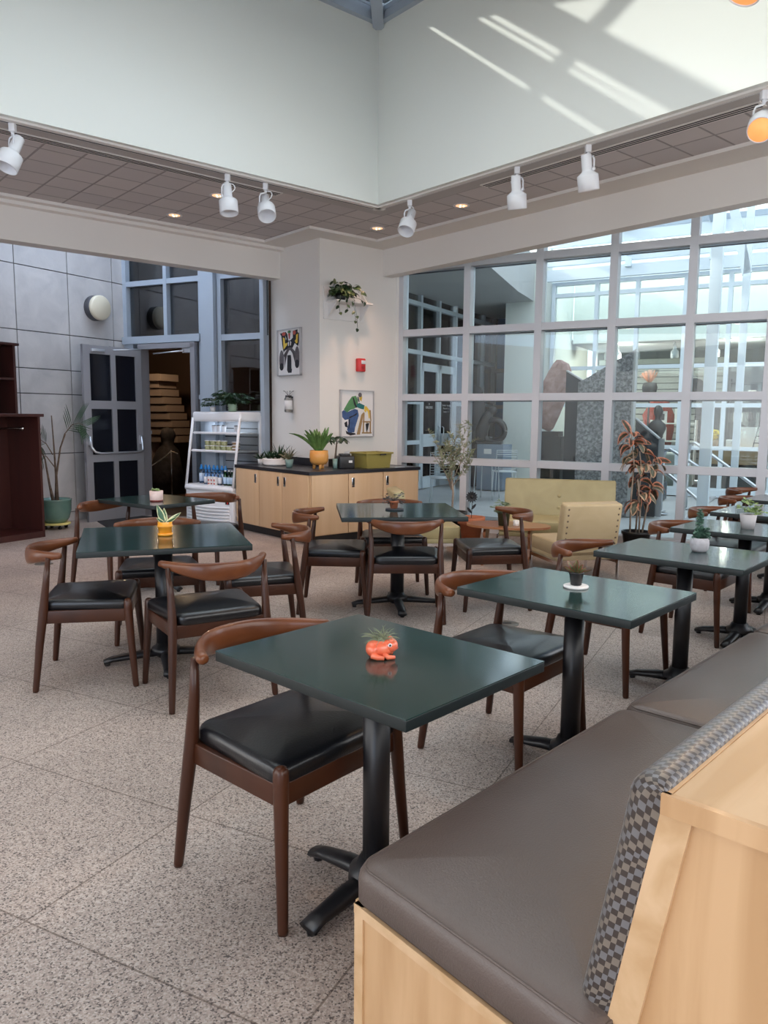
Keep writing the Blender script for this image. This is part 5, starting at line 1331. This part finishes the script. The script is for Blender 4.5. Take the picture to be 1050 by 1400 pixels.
# abstract figure on a cycle (left face), coordinates from top left of the sheet
art('framed_print', 'L', .90, .37, 1.965, 2.555, 'framed abstract print of a dark figure on a wheel, left face of column', [
    ('ink_yellow', YELLOWI, [[(.24, .17), (.33, .20), (.35, .33), (.44, .30), (.43, .36), (.27, .46)], [(.85, .14), (.90, .16), (.88, .34), (.80, .36), (.76, .28), (.84, .26)]]),
    ('ink_black', INK, [[(.10, .08), (.36, .06), (.43, .12), (.46, .25), (.56, .25), (.66, .20), (.66, .06), (.86, .04), (.86, .10), (.92, .12), (.92, .30), (.88, .39), (.74, .32), (.66, .40), (.56, .46), (.46, .42), (.30, .46), (.26, .50), (.20, .34), (.16, .14)],
                        ]),
    ('ink_yellow', YELLOWI, [[(.23, .17), (.31, .19), (.33, .31), (.42, .29), (.42, .34), (.26, .43)], [(.80, .15), (.88, .13), (.86, .32), (.80, .33), (.74, .27), (.80, .24)]]),
    ('ink_grey', GREYI, [[(.46, .40), (.60, .40), (.80, .52), (.76, .62), (.56, .46), (.50, .46), (.34, .62), (.24, .56)], [(.30, .55), (.46, .44), (.30, .82)], [(.60, .44), (.76, .54), (.78, .80)],
                         ell(.17, .66, .105, .22), ell(.84, .62, .105, .23)]),
    ('ink_black', INK, [[(.43, .56), (.58, .56), (.62, .88), (.60, .94), (.46, .94), (.41, .88)], ell(.17, .80, .09, .08), ell(.84, .76, .09, .09)]),
    ('ink_pale', PAPER, [[(.45, .30), (.50, .26), (.50, .36), (.47, .37)], [(.55, .26), (.60, .29), (.58, .36), (.55, .36)], [(.34, .14), (.39, .20), (.37, .24)], [(.53, .46), (.545, .46), (.62, .60), (.61, .86), (.60, .86), (.60, .62)]]),
    ('ink_red', REDI, [[(.47, .10), (.56, .10), (.54, .22), (.50, .22)]]), ('ink_red', REDI, [ell(.28, .10, .08, .04)]), ('ink_red', REDI, [ell(.74, .10, .06, .045)]),
    ('ink_green', GREENI, [ell(.52, .07, .07, .03)])])
art('framed_print', 'R', .30, .84, 1.195, 1.785, 'framed print of a bending person in green shirt and blue trousers', [
    ('ink_blue', BLUEI, [[(.05, .46), (.10, .43), (.22, .47), (.30, .44), (.42, .40), (.52, .42), (.55, .54), (.50, .66), (.44, .80), (.42, .90), (.24, .92), (.20, .84), (.24, .72), (.24, .62), (.14, .64), (.06, .58)]]),
    ('ink_black', INK, [[(.12, .70), (.20, .66), (.22, .80), (.14, .78)], [(.16, .86), (.24, .90), (.44, .92), (.46, .95), (.30, .97), (.18, .93)], [(.27, .57), (.38, .54), (.50, .48), (.48, .53), (.36, .57), (.26, .61)], [(.25, .63), (.29, .62), (.27, .80), (.24, .84)]]),
    ('ink_green', GREENI, [[(.10, .42), (.24, .24), (.34, .14), (.46, .12), (.52, .20), (.52, .34), (.40, .40), (.30, .42), (.20, .48)]]),
    ('ink_teal', TEALI, [[(.48, .30), (.56, .27), (.72, .32), (.70, .41), (.58, .39), (.48, .36)]]),
    ('ink_black', INK, [[(.36, .16), (.39, .16), (.47, .32), (.50, .36), (.46, .38), (.40, .30)], [(.50, .14), (.53, .14), (.57, .25), (.54, .25)]]),
    ('ink_yellow', YELLOWI, [ell(.60, .155, .045, .05), [(.56, .16), (.64, .17), (.62, .24), (.57, .20)], [(.72, .34), (.78, .34), (.86, .42), (.88, .60), (.85, .60), (.82, .46), (.78, .42), (.76, .48), (.71, .44)]]),
    ('ink_grey', GREYI, [ell(.58, .10, .055, .05)]),
    ('ink_brown', BROWNI, [[(.62, .52), (.70, .46), (.58, .95), (.48, .95)], [(.66, .66), (.92, .66), (.92, .69), (.66, .69)], [(.64, .90), (.94, .90), (.94, .93), (.64, .93)], [(.68, .48), (.72, .48), (.70, .93), (.66, .93)], [(.86, .42), (.91, .42), (.93, .66), (.90, .66)], [(.88, .68), (.92, .68), (.92, .92), (.88, .92)], [(.78, .66), (.81, .66), (.81, .93), (.78, .93)]]),
    ('ink_black', INK, [[(.75, .72), (.86, .70), (.82, .84), (.78, .90)]])])
# fire alarm
fa = thing('fire_alarm', AB(-.003, .615, 2.10), 40.5, 'red fire alarm strobe mounted on the right face of the column', 'alarm')
b = mb(); b.box((0, -.03, 0), (.12, .06, .165), bev=.012); b.build('housing', REDP, fa)
b = mb(); b.box((.02, -.062, .035), (.07, .012, .045), bev=.004); b.build('strobe', mat('strobe', (.75, .76, .76), .2), fa)
b = mb()
for k in range(3): b.box((.012, -.0615, -.02 - .014 * k), (.05, .002, .004))
b.build('speaker_slot', INK, fa)
# jar on the left face
jr = thing('wall_jar', AB(.60, -.06, 1.50), -49.5, 'small glass jar vase with dried sprigs mounted on the left face of the column', 'vase')
b = mb(); b.lathe([(.045, 0), (.052, .01), (.052, .17), (.040, .19), (.040, .215)], 20); b.build('jar', glass('jar_glass', (.80, .78, .74), extra=.12), jr)
b = mb(); b.lathe([(.0525, .035), (.0525, .15)], 20); b.build('paper_label', PAPER, jr)
b = mb(); b.lathe([(.043, .195), (.043, .205)], 16); b.box((0, .035, .19), (.03, .05, .02)); b.build('bracket', BLACKM, jr)
b = mb()
for k in range(10): a = rnd(0, 6.28); P = [Vector((0, 0, .05)), Vector((0, 0, .2)), Vector((.05 * math.cos(a), .04 * math.sin(a), .26))]; b.tube(P, .002, 4); b.leaf(P[2], (math.cos(a), math.sin(a), .4), .03, .01, .2, 3)
b.build('sprigs', mat('dry_sprig', (.08, .06, .05), .9), jr)
# wall shelf with trailing plant
sf = thing('wall_shelf', AB(-.002, .05, 2.83), 40.5, 'small white bracket shelf high on the right face of the column', 'shelf')
b = mb(); b.box((.31, -.12, .0), (.56, .24, .02), bev=.003); b.build('shelf_board', WHITE, sf)
b = mb(); b.box((.31, -.011, -.01), (.62, .022, .38)); b.build('back_board', WHITE, sf)
for x in (.05, .55):
    b = mb(); b.prism([(0, -.01), (-.20, -.01), (-.02, -.19), (0, -.19)], .018, T(x, 0, 0) @ m_); b.build('bracket', WHITE, sf)
b = mb(); b.prism([(0, .0), (-.15, .0), (-.02, .15), (0, .15)], .018, T(.575, 0, .01) @ m_); b.build('end_panel', WHITE, sf)
p_ = pot('potted_pothos', AB(-.13, .22, 2.842), 'trailing dark green pothos on the white wall shelf', 'plant', [(.055, 0), (.065, .09), (.06, .09), (.058, .08), (0, .08)], BLACKP, .058, .08)
b = mb()
hw = lambda t: math.sin(PI * min(1, t * .8 + .2)) ** .7
for k in range(95):
    a = rnd(0, 6.28); e = rnd(.1, 1.3); l = rnd(.04, .20); d = Vector((math.cos(a) * math.cos(e), math.sin(a) * math.cos(e), math.sin(e))); q = Vector((rnd(-.06, .1), rnd(-.03, .03), .06)) + d * l * .9
    b.leaf(q, (math.cos(a), math.sin(a), .1), rnd(.08, .12), .07, 1.8, 5, tipw=hw)
e1 = (T(p_.location)).inverted()
for off, zz, sx in ((-.02, -.16, -.14), (.05, -.12, -.02), (.14, -.24, .10), (.17, -.33, .13), (.26, -.02, .26)):
    P = [Vector((0, 0, .08)), EB * sx * .7 - EA * .13 + Vector((0, 0, .03)), EB * sx - EA * .15 + Vector((0, 0, zz * .5)), EB * (sx + .02) - EA * .145 + Vector((0, 0, zz))]
    b.tube(P, .0025, 4)
    for t in (.45, .7, 1.0):
        i = min(int(t * 3), 2); q = P[i].lerp(P[i + 1], t * 3 - i); a = rnd(0, 6.28); b.leaf(q, (math.cos(a), math.sin(a), -.6), .055, .04, .8, 4, tipw=hw)
b.build('leaves', mat('pothos_leaf', (.02, .05, .02), .4, var=(.10, .14, .04), vscale=9, thresh=(.5, .75)), p_)

# floor fittings
for (x, y), r_d, lb in (((.879, 5.307), .085, 'round metal floor outlet cover between the middle and bench tables'), ((-3.31, 7.354), .085, 'round metal floor outlet cover near the dark cabinet')):
    t = thing('floor_outlet', (x, y, 0), 0, lb, 'floor outlet'); b = mb(); b.lathe([(r_d, 0), (r_d, .004), (r_d * .9, .006), (0, .006)], 24); b.build('cover', mat('brass_grey', (.20, .18, .16), .4, metal=.6), t)
    b = mb(); b.box((0, 0, .0065), (.06, .03, .002)); b.build('lid', BLACKM, t)

# ============================================================ COURTYARD THINGS
def cth(name, c, d, z, rz, label, cat, group=None): return thing(name, CD(c, d, z), -29.3 + rz, label, cat, group)
# pink stone on black plinth
t = cth('sculpture_plinth', 1.13, 3.25, 0, 0, 'black square plinth carrying the pink stone in the courtyard', 'plinth'); b = mb(); b.box((0, 0, .58), (.36, .36, 1.16), bev=.004); b.build('body', BLACKM, t)
b = mb(); b.box((-.02, 0, 1.20), (.28, .28, .08)); b.build('top_block', BLACKM, t)
t = cth('pink_stone_sculpture', 1.20, 3.2, 1.24, 8, 'tall leaning pink stone carving on the black plinth behind the glass', 'sculpture')
b = mb()
prof_l = [(0, -.13, .02), (.05, -.16, .10), (.25, -.15, .16), (.45, -.11, .20), (.62, -.07, .22), (.80, -.02, .21), (.98, .03, .18), (1.08, .04, .13), (1.15, .0, .04)]
vs = []; n = 14
for z, cx, r in prof_l:
    for k in range(n):
        a = 2 * PI * k / n; rr = r * (1 + .12 * math.sin(3 * a + z * 4) + .05 * math.sin(7 * a + z * 9)); vs.append((cx + rr * math.cos(a), rr * .6 * math.sin(a), z))
b.add(vs, [(i * n + j, i * n + (j + 1) % n, (i + 1) * n + (j + 1) % n, (i + 1) * n + j) for i in range(len(prof_l) - 1) for j in range(n)] + [tuple(range(n - 1, -1, -1)), tuple((len(prof_l) - 1) * n + k for k in range(n))], False)
b.build('stone', PINKS, t)
# grey slab sculpture
t = cth('stone_slab_sculpture', 1.70, 2.55, 0, 0, 'tall rough grey stone slab sculpture with slanting tops in the courtyard', 'sculpture')
m_x = Matrix(((1, 0, 0, 0), (0, 0, -1, 0), (0, 1, 0, 0), (0, 0, 0, 1)))
b = mb(); b.prism([(0, 0), (.80, 0), (.80, 2.45), (.05, 2.02), (0, 2.0)], .16, T(0, .16, 0) @ m_x); b.build('rough_face', GREYS, t)
b = mb(); b.prism([(-.26, .0), (0, .0), (0, 2.02), (-.26, 2.18)], .12, T(0, .36, 0) @ m_x); b.build('dark_side', DARKS, t)
b = mb(); b.prism([(.80, 0), (.83, 0), (.83, 2.47), (.80, 2.45)], .17, T(0, .165, 0) @ m_x); b.bar((-.26, .3, 2.19), (.02, .3, 2.02), .13, .02); b.build('pale_edge', mat('pale_stone_edge', (.5, .5, .5), .7), t)
b = mb(); b.prism([(.84, 0), (1.17, 0), (1.17, 1.16), (.84, 1.44)], .14, T(0, .30, 0) @ m_x); b.build('lower_slab', DARKS, t)
b = mb(); b.bar((.83, .23, 1.46), (1.18, .23, 1.17), .15, .018); b.bar((1.18, .23, 1.17), (1.18, .23, 0), .15, .018); b.build('pale_edge', mat('grey_edge', (.35, .36, .38), .6), t)
# ring sculpture on blue grey pedestal
t = cth('sculpture_pedestal', -.80, 5.6, 0, 0, 'blue grey pedestal carrying the black ring sculpture', 'pedestal'); b = mb(); b.box((0, 0, .46), (.56, .5, .92), bev=.004); b.build('body', BLUEGP, t); b = mb(); b.box((-.05, -.252, .78), (.16, .004, .1)); b.build('plaque', PAPER, t)
t = cth('ring_sculpture', -.88, 5.6, .922, 12, 'black rounded ring shaped sculpture on the blue grey pedestal', 'sculpture')
b = mb(); P = [(.22 * math.cos(2 * PI * k / 28) + .05, 0, .27 + .22 * math.sin(2 * PI * k / 28)) for k in range(29)]; b.tube(P, .06, 10, caps=False); b.tube([(-.22, .03, 0), (-.20, .03, .3), (-.10, .03, .55), (.0, .02, .70)], [.13, .14, .11, .05], 10); b.ball((.02, 0, .68), (.09, .07, .08), 8); b.box((-.02, 0, .03), (.5, .26, .06), bev=.01); b.build('body', mat('black_patina', (.018, .018, .02), .3), t)
# draped dark column figure and screen seen left of it
t = cth('draped_figure', -1.45, 6.1, 0, 0, 'dark rounded standing form behind the ring sculpture', 'sculpture'); b = mb(); b.lathe([(.20, 0), (.22, .5), (.22, 1.4), (.20, 1.8), (.12, 2.08), (.0, 2.14)], 18); b.build('body', mat('near_black', (.015, .015, .02), .6), t)
# woman statue
t = cth('statue_plinth', 2.36, 5.5, 0, 0, 'low dark plinth under the standing statue', 'plinth'); b = mb(); b.box((0, 0, .16), (.40, .36, .32)); b.box((0, 0, .40), (.28, .26, .16)); b.build('body', mat('plinth_grey', (.10, .12, .14), .6), t)
t = cth('standing_statue', 2.36, 5.5, .481, 0, 'dark smooth standing figure sculpture without arms in the courtyard', 'statue')
b = mb()
sec = [(0, 0, .07, .06), (.12, 0, .075, .065), (.28, 0.0, .095, .08), (.42, .0, .115, .095), (.52, 0, .12, .10), (.62, 0, .10, .085), (.70, 0, .12, .09), (.80, 0, .16, .10), (.88, 0, .155, .095), (.93, 0, .10, .07), (.97, .005, .05, .05), (1.02, .01, .05, .055), (1.06, .015, .075, .085), (1.12, .015, .085, .095), (1.18, .01, .07, .08), (1.22, .005, .03, .04)]
vs = []; n = 16
for z, cx, rx, ry in sec:
    for k in range(n): a = 2 * PI * k / n; vs.append((cx + rx * math.cos(a), ry * math.sin(a), z))
b.add(vs, [(i * n + j, i * n + (j + 1) % n, (i + 1) * n + (j + 1) % n, (i + 1) * n + j) for i in range(len(sec) - 1) for j in range(n)] + [tuple(range(n - 1, -1, -1)), tuple((len(sec) - 1) * n + k for k in range(n))], True)
b.build('body', BRONZE, t)
# columns and strut
t = cth('steel_column', 3.57, 2.4, 0, 0, 'white square steel column standing in the courtyard, left of the strut', 'column'); b = mb(); b.box((0, 0, 2.75), (.15, .15, 5.5), bev=.006); b.build('shaft', ALUMW, t)
t = cth('steel_column', 3.87, 3.35, 0, 0, 'thinner white steel column right of the first, with a slanting strut', 'column'); b = mb(); b.box((0, 0, 2.65), (.10, .10, 5.3), bev=.006); b.build('shaft', ALUMW, t)
b = mb(); b.bar((0, 0, 3.55), (-.42, 0, 5.3), .10, .13); b.build('strut', ALUMW, t)
# handrails
def rail(name, c, d, label, z1, dz):
    t = cth(name, c, d, 0, 0, label, 'handrail', None)
    b = mb(); b.tube([(-.75, .4, z1 + .0 + dz * -.0 + .20), (-.62, .35, z1 + .25), (.0, 0, z1), (.55, -.22, z1 - .38), (1.4, -.62, z1 - .98 if z1 - .98 > .05 else .05)], .028, 10); b.build('rail', STEEL, t)
    b = mb(); b.tube([(0, 0, 0), (0, 0, z1)], .030, 10); b.lathe([(.09, 0), (.09, .012)], 16); b.build('post', STEEL, t)
    b = mb(); b.tube([(.0, .0, z1 - .02), (-.10, .05, z1 + .0)], .02, 8); b.build('elbow', STEEL, t)
    return t
def rail2(name, pts, posts, label):
    t = thing(name, (0, 0, 0), 0, label, 'handrail'); base = CD(*posts[0]); t.location = base
    b = mb(); b.tube([CD(*p) - base for p in pts], .026, 10); b.build('rail', STEEL, t)
    for q in posts[:1] + posts[1:]:
        b = mb(); b.tube([CD(q[0], q[1], 0) - base, CD(q[0], q[1], q[2]) - base], .028, 10); b.lathe([(.08, 0), (.08, .012)], 16, T(CD(q[0], q[1], 0) - base)); b.build('post', STEEL, t)
    return t
rail2('handrail', [(2.62, 3.52, .86), (2.90, 3.24, .66), (3.10, 3.15, .52), (3.47, 3.0, .24), (3.55, 2.97, .18)], [(2.90, 3.22, 0)], 'brushed steel handrail sloping down left of the first white column')
rail2('handrail', [(2.80, 3.60, .80), (2.84, 3.58, .95), (2.92, 3.53, .99), (3.15, 3.45, .86), (3.5, 3.3, .66)], [(2.81, 3.60, .82)], 'looped steel handrail end above the lower one in the courtyard')
rail2('handrail', [(3.10, 4.20, .90), (3.12, 4.2, 1.05), (3.20, 4.17, 1.08), (3.76, 3.95, .70), (4.35, 3.75, .30), (4.42, 3.72, .22)], [(3.10, 4.20, .92), (4.30, 3.78, .34)], 'farther steel handrail passing behind the white columns')
# wire cafe chairs and glass table
def wire_chair(c, d, rz, label):
    t = cth('wire_chair', c, d, 0, rz, label, 'chair', 'white wire chairs in the courtyard')
    m2 = mat('white_wire', (.68, .72, .75), .35) if 'white_wire' not in MATS else MATS['white_wire']
    b = mb()
    for sx in (-1, 1):
        for sy in (-1, 1): b.tube([(sx * .20, sy * .20, 0), (sx * .18, sy * .18, .44)], .009, 6)
    b.build('legs_frame', m2, t); b = mb()
    for k in range(9): b.tube([(-.19 + .0475 * k, -.19, .445), (-.19 + .0475 * k, .19, .445)], .006, 5)
    b.tube([(-.2, -.2, .44), (.2, -.2, .44), (.2, .2, .44), (-.2, .2, .44), (-.2, -.2, .44)], .009, 6); b.build('seat', m2, t)
    b = mb()
    b.tube([(-.19, -.2, .44), (-.25, -.19, .85), (-.25, .19, .85), (-.19, .2, .44)], .009, 6)
    for k in range(8): z = .50 + .045 * k; x = -.19 - .06 * (z - .44) / .41; b.tube([(x, -.195, z), (x - .02, 0, z), (x, .195, z)], .006, 5)
    b.build('backrest', m2, t); return t
wire_chair(-.56, 2.6, -60, 'white wire chair in the courtyard behind the olive tree')
wire_chair(-.26, 4.75, 120, 'white wire chair beyond the round glass table, before the pedestal')
t = cth('glass_table', -.22, 3.75, 0, 0, 'round glass topped wire table in the courtyard', 'table'); b = mb(); b.lathe([(.40, .62), (.405, .63), (.40, .64)], 36); b.build('tabletop', mat('pale_glass_top', (.55, .62, .65), .1), t)
b = mb()
for k in range(4): a = R(45 + 90 * k); b.tube([(.25 * math.cos(a), .25 * math.sin(a), 0), (.22 * math.cos(a), .22 * math.sin(a), .62)], .011, 6)
b.build('legs_frame', MATS['white_wire'], t)

# ---- in the shop
def spot_far(c, d, z, label):
    t = cth('track_spotlight', c, d, z, 0, label, 'spotlight', 'shop track spotlights')
    b = mb(); b.tube([(0, 0, 0), (0, 0, -.06)], .02, 8); b.lathe([(.035, -.05), (.04, -.15), (.085, -.2), (.085, -.33), (.0, -.33)], 16, RX(12)); b.build('lamp_shade', PLASTW, t)
for i, c in enumerate((.75, .95, 1.35, 2.15, 2.95, 4.0, 4.6, 5.4)): spot_far(c, 8.3, 3.08, 'white spotlight on the shop ceiling track, %s' % ORD[i])
t = cth('display_counter', 3.95, 8.2, 0, 0, 'wooden display counter inside the shop at right', 'counter'); b = mb(); b.box((0, 0, .72), (2.3, .6, .34)); b.build('top_case', mat('shop_wood', (.42, .27, .15), .6, var=(.5, .34, .2), vscale=6), t); b = mb(); b.box((0, 0, .27), (2.2, .5, .54)); b.build('base', SHOPD, t)
t = cth('clothed_table', 2.35, 7.3, 0, 0, 'round table under a pale cloth inside the shop', 'table'); b = mb(); b.lathe([(.42, 0.0), (.40, .4), (.36, .74), (.35, .78), (0, .78)], 28, wob=lambda a, z: 1 + .04 * math.sin(9 * a) * (1 - z)); b.build('tablecloth', mat('pale_cloth', (.66, .67, .64), .9), t)
t = cth('dress_form', 1.62, 9.95, 0, 0, 'red and coral garments on a stand in the shop', 'garment'); b = mb(); b.lathe([(.30, .75), (.32, 1.2), (.34, 1.55), (.22, 1.85), (.10, 1.95)], 18, wob=lambda a, z: 1 + .12 * math.sin(5 * a + z * 6)); b.build('garment', REDG, t); b = mb(); b.tube([(0, 0, 0), (0, 0, .8)], .02, 6); b.lathe([(.18, 0), (.18, .02)], 14); b.build('stand', BLACKM, t)
t = cth('hanging_jacket', 2.30, 10.45, 1.98, 0, 'black short jacket hanging on the slatted shop wall', 'jacket'); b = mb(); b.prism([(-.24, 0), (.24, 0), (.30, .12), (.16, .40), (.05, .44), (-.05, .44), (-.16, .40), (-.30, .12)], .06, m_x); b.build('body', BLKF, t); b = mb(); b.tube([(-.06, 0, .43), (0, 0, .5), (.06, 0, .43)], .006, 5); b.build('hanger', STEEL, t)
t = cth('flower_vase', 1.55, 9.0, 0, 0, 'dark round basket of dried pink flowers on a stand in the shop', 'vase'); b = mb(); b.lathe([(.05, 2.02), (.15, 2.06), (.17, 2.16), (.14, 2.26), (.10, 2.27)], 16); b.build('vase', INK, t); b = mb(); b.tube([(0, 0, 0), (0, 0, 2.03)], .02, 6); b.lathe([(.15, 0), (.15, .02)], 12); b.build('stand', BLACKM, t); b = mb()
for k in range(50): a = rnd(0, 6.28); e = rnd(.5, 1.5); b.tube([(0, 0, 2.24), (.28 * math.cos(a) * math.cos(e), .28 * math.sin(a) * math.cos(e), 2.24 + .32 * math.sin(e))], [.002, .005], 4)
b.build('dried_flowers', DRYF, t)
def fr(c, d, z, w_, h_, label, tilt=0):
    t = cth('picture_frame', c, d, z, 0, label, 'picture frame', 'small framed prints in the shop')
    b = mb(); b.box((0, 0, h_ / 2), (w_, .02, h_)); b.build('mount', PAPER, t); b = mb(); b.box((0, -.012, h_ / 2), (w_ * .5, .004, h_ * .55)); b.build('print', GREYI, t)
t = cth('display_shelf', 2.05, 9.3, 0, 0, 'pale shelf unit of prints behind the statue in the shop', 'shelf'); b = mb()
for z in (.5, .96, 1.36): b.box((0, .06, z), (.95, .3, .03))
b.box((-.48, .06, .72), (.03, .3, 1.44)); b.box((.48, .06, .72), (.03, .3, 1.44)); b.build('case', WHITE, t)
for c, z, w_, h_ in ((1.78, .976, .26, .30), (2.28, .976, .24, .28), (1.80, 1.376, .22, .26), (2.20, 1.376, .26, .32)): fr(c, 9.3, z, w_, h_, 'white framed print on the pale shop shelf, %s' % ('upper' if z > 1.2 else 'lower') + (' left' if c < 2 else ' right'))
t = cth('garment_rail', 2.72, 9.6, 0, 0, 'rail of dark scarves and clothes inside the shop', 'clothes rail'); b = mb(); b.tube([(-.25, 0, 0), (-.25, 0, 1.75), (.25, 0, 1.75), (.25, 0, 0)], .015, 6); b.build('rail', BLACKM, t)
for k, mm in enumerate((BLKF, REDG, GREYI, BLKF)):
    b = mb(); x = -.18 + .12 * k; b.prism([(-.05, 0), (.05, 0), (.06, .5), (.05, 1.0), (-.05, 1.0), (-.06, .5)], .14, T(x, .07, .72) @ m_x); b.build('garment', mm, t)
t = cth('flower_vase', 3.05, 8.15, .891, 0, 'yellow flowers in a small brown basket on the shop counter', 'vase'); b = mb(); b.lathe([(.07, 0), (.09, .14), (.08, .14)], 14); b.build('basket', KRAFT, t); b = mb()
for k in range(26): a = rnd(0, 6.28); e = rnd(.2, 1.5); q = Vector((.17 * math.cos(a) * math.cos(e), .14 * math.sin(a) * math.cos(e), .16 + .18 * math.sin(e))); b.tube([(0, 0, .12), tuple(q)], .004, 4); b.ball(q, .024, 5)
b.build('flowers', YELLOWF, t)
def easel(c, label):
    t = cth('display_easel', c, 8.1, .891, 0, label, 'easel', 'small easels on the shop counter'); b = mb()
    for s_ in (-1, 1): b.tube([(s_ * .13, -.02, 0), (s_ * .06, .08, .42)], .012, 5)
    b.tube([(0, .22, 0), (0, .08, .40)], .01, 5); b.box((0, .0, .10), (.26, .03, .02)); b.box((0, .04, .24), (.16, .02, .02)); b.build('frame', INK, t)
easel(3.92, 'small black easel at the middle of the shop counter'); easel(4.72, 'black easel at the right end of the shop counter')
for c, w_, h_, rz_, lb in ((3.70, .62, .42, 0, 'wide white print board leaning behind the shop easels'), (4.42, .40, .72, 4, 'tall white print board leaning at the right of the shop counter')):
    t = cth('print_board', c, 8.36, .891, rz_, lb, 'board'); b = mb(); b.box((0, 0, 0), (w_, .015, h_)); o = b.build('board', PAPER, t, T(0, 0, h_ / 2))
t = cth('storage_box', 3.42, 8.1, .891, 0, 'white box with a handle on the shop counter beside the yellow flowers', 'box'); b = mb(); b.box((0, 0, .08), (.26, .2, .16), bev=.01); b.build('box', PAPER, t); b = mb(); b.box((0, -.102, .1), (.05, .004, .02)); b.build('handle', INK, t)
t = cth('goods_shelving', 4.6, 10.3, 0, 0, 'dark wall unit full of goods at the back right of the shop', 'shelf'); b = mb()
for z in (.9, 1.4, 1.9, 2.3): b.box((0, 0, z), (3.0, .35, .03))
for x in (-1.5, -.5, .5, 1.5): b.box((x, 0, 1.2), (.03, .35, 2.4))
b.build('case', SHOPD, t)
k = 0
cols = [BLUEI, PAPER, REDI, KRAFT, GREYI, WHITEC, TEALI, YELLOWI]
g0 = {}
for x in [-1.3 + .26 * i for i in range(11)]:
    for z in (.915, 1.415, 1.915):
        if k % 4 == 3: k += 1; continue
        m__ = cols[k % len(cols)]
        nm = 'goods_box' if k % 2 else 'goods_vase'
        t2 = thing(nm, CD(4.6 + x, 10.25, z), -29.3, 'small %s on the %s shelf of the dark shop unit, %s' % ('box' if k % 2 else 'vase', {.915: 'lower', 1.415: 'middle', 1.915: 'upper'}[z], ORD[round((x + 1.3) / .26)]), 'box' if k % 2 else 'vase', 'goods on the shop wall unit')
        b = mb()
        if k % 2: b.box((0, 0, rnd(.08, .14)), (rnd(.1, .2), .14, rnd(.16, .22)), bev=.004)
        else: hh = rnd(.18, .3); b.lathe([(.04, 0), (.08, hh * .3), (.07, hh * .6), (.03, hh * .85), (.035, hh)], 12)
        o = b.build('body', m__, t2)
        if k % 2: o.location.z = 0
        k += 1
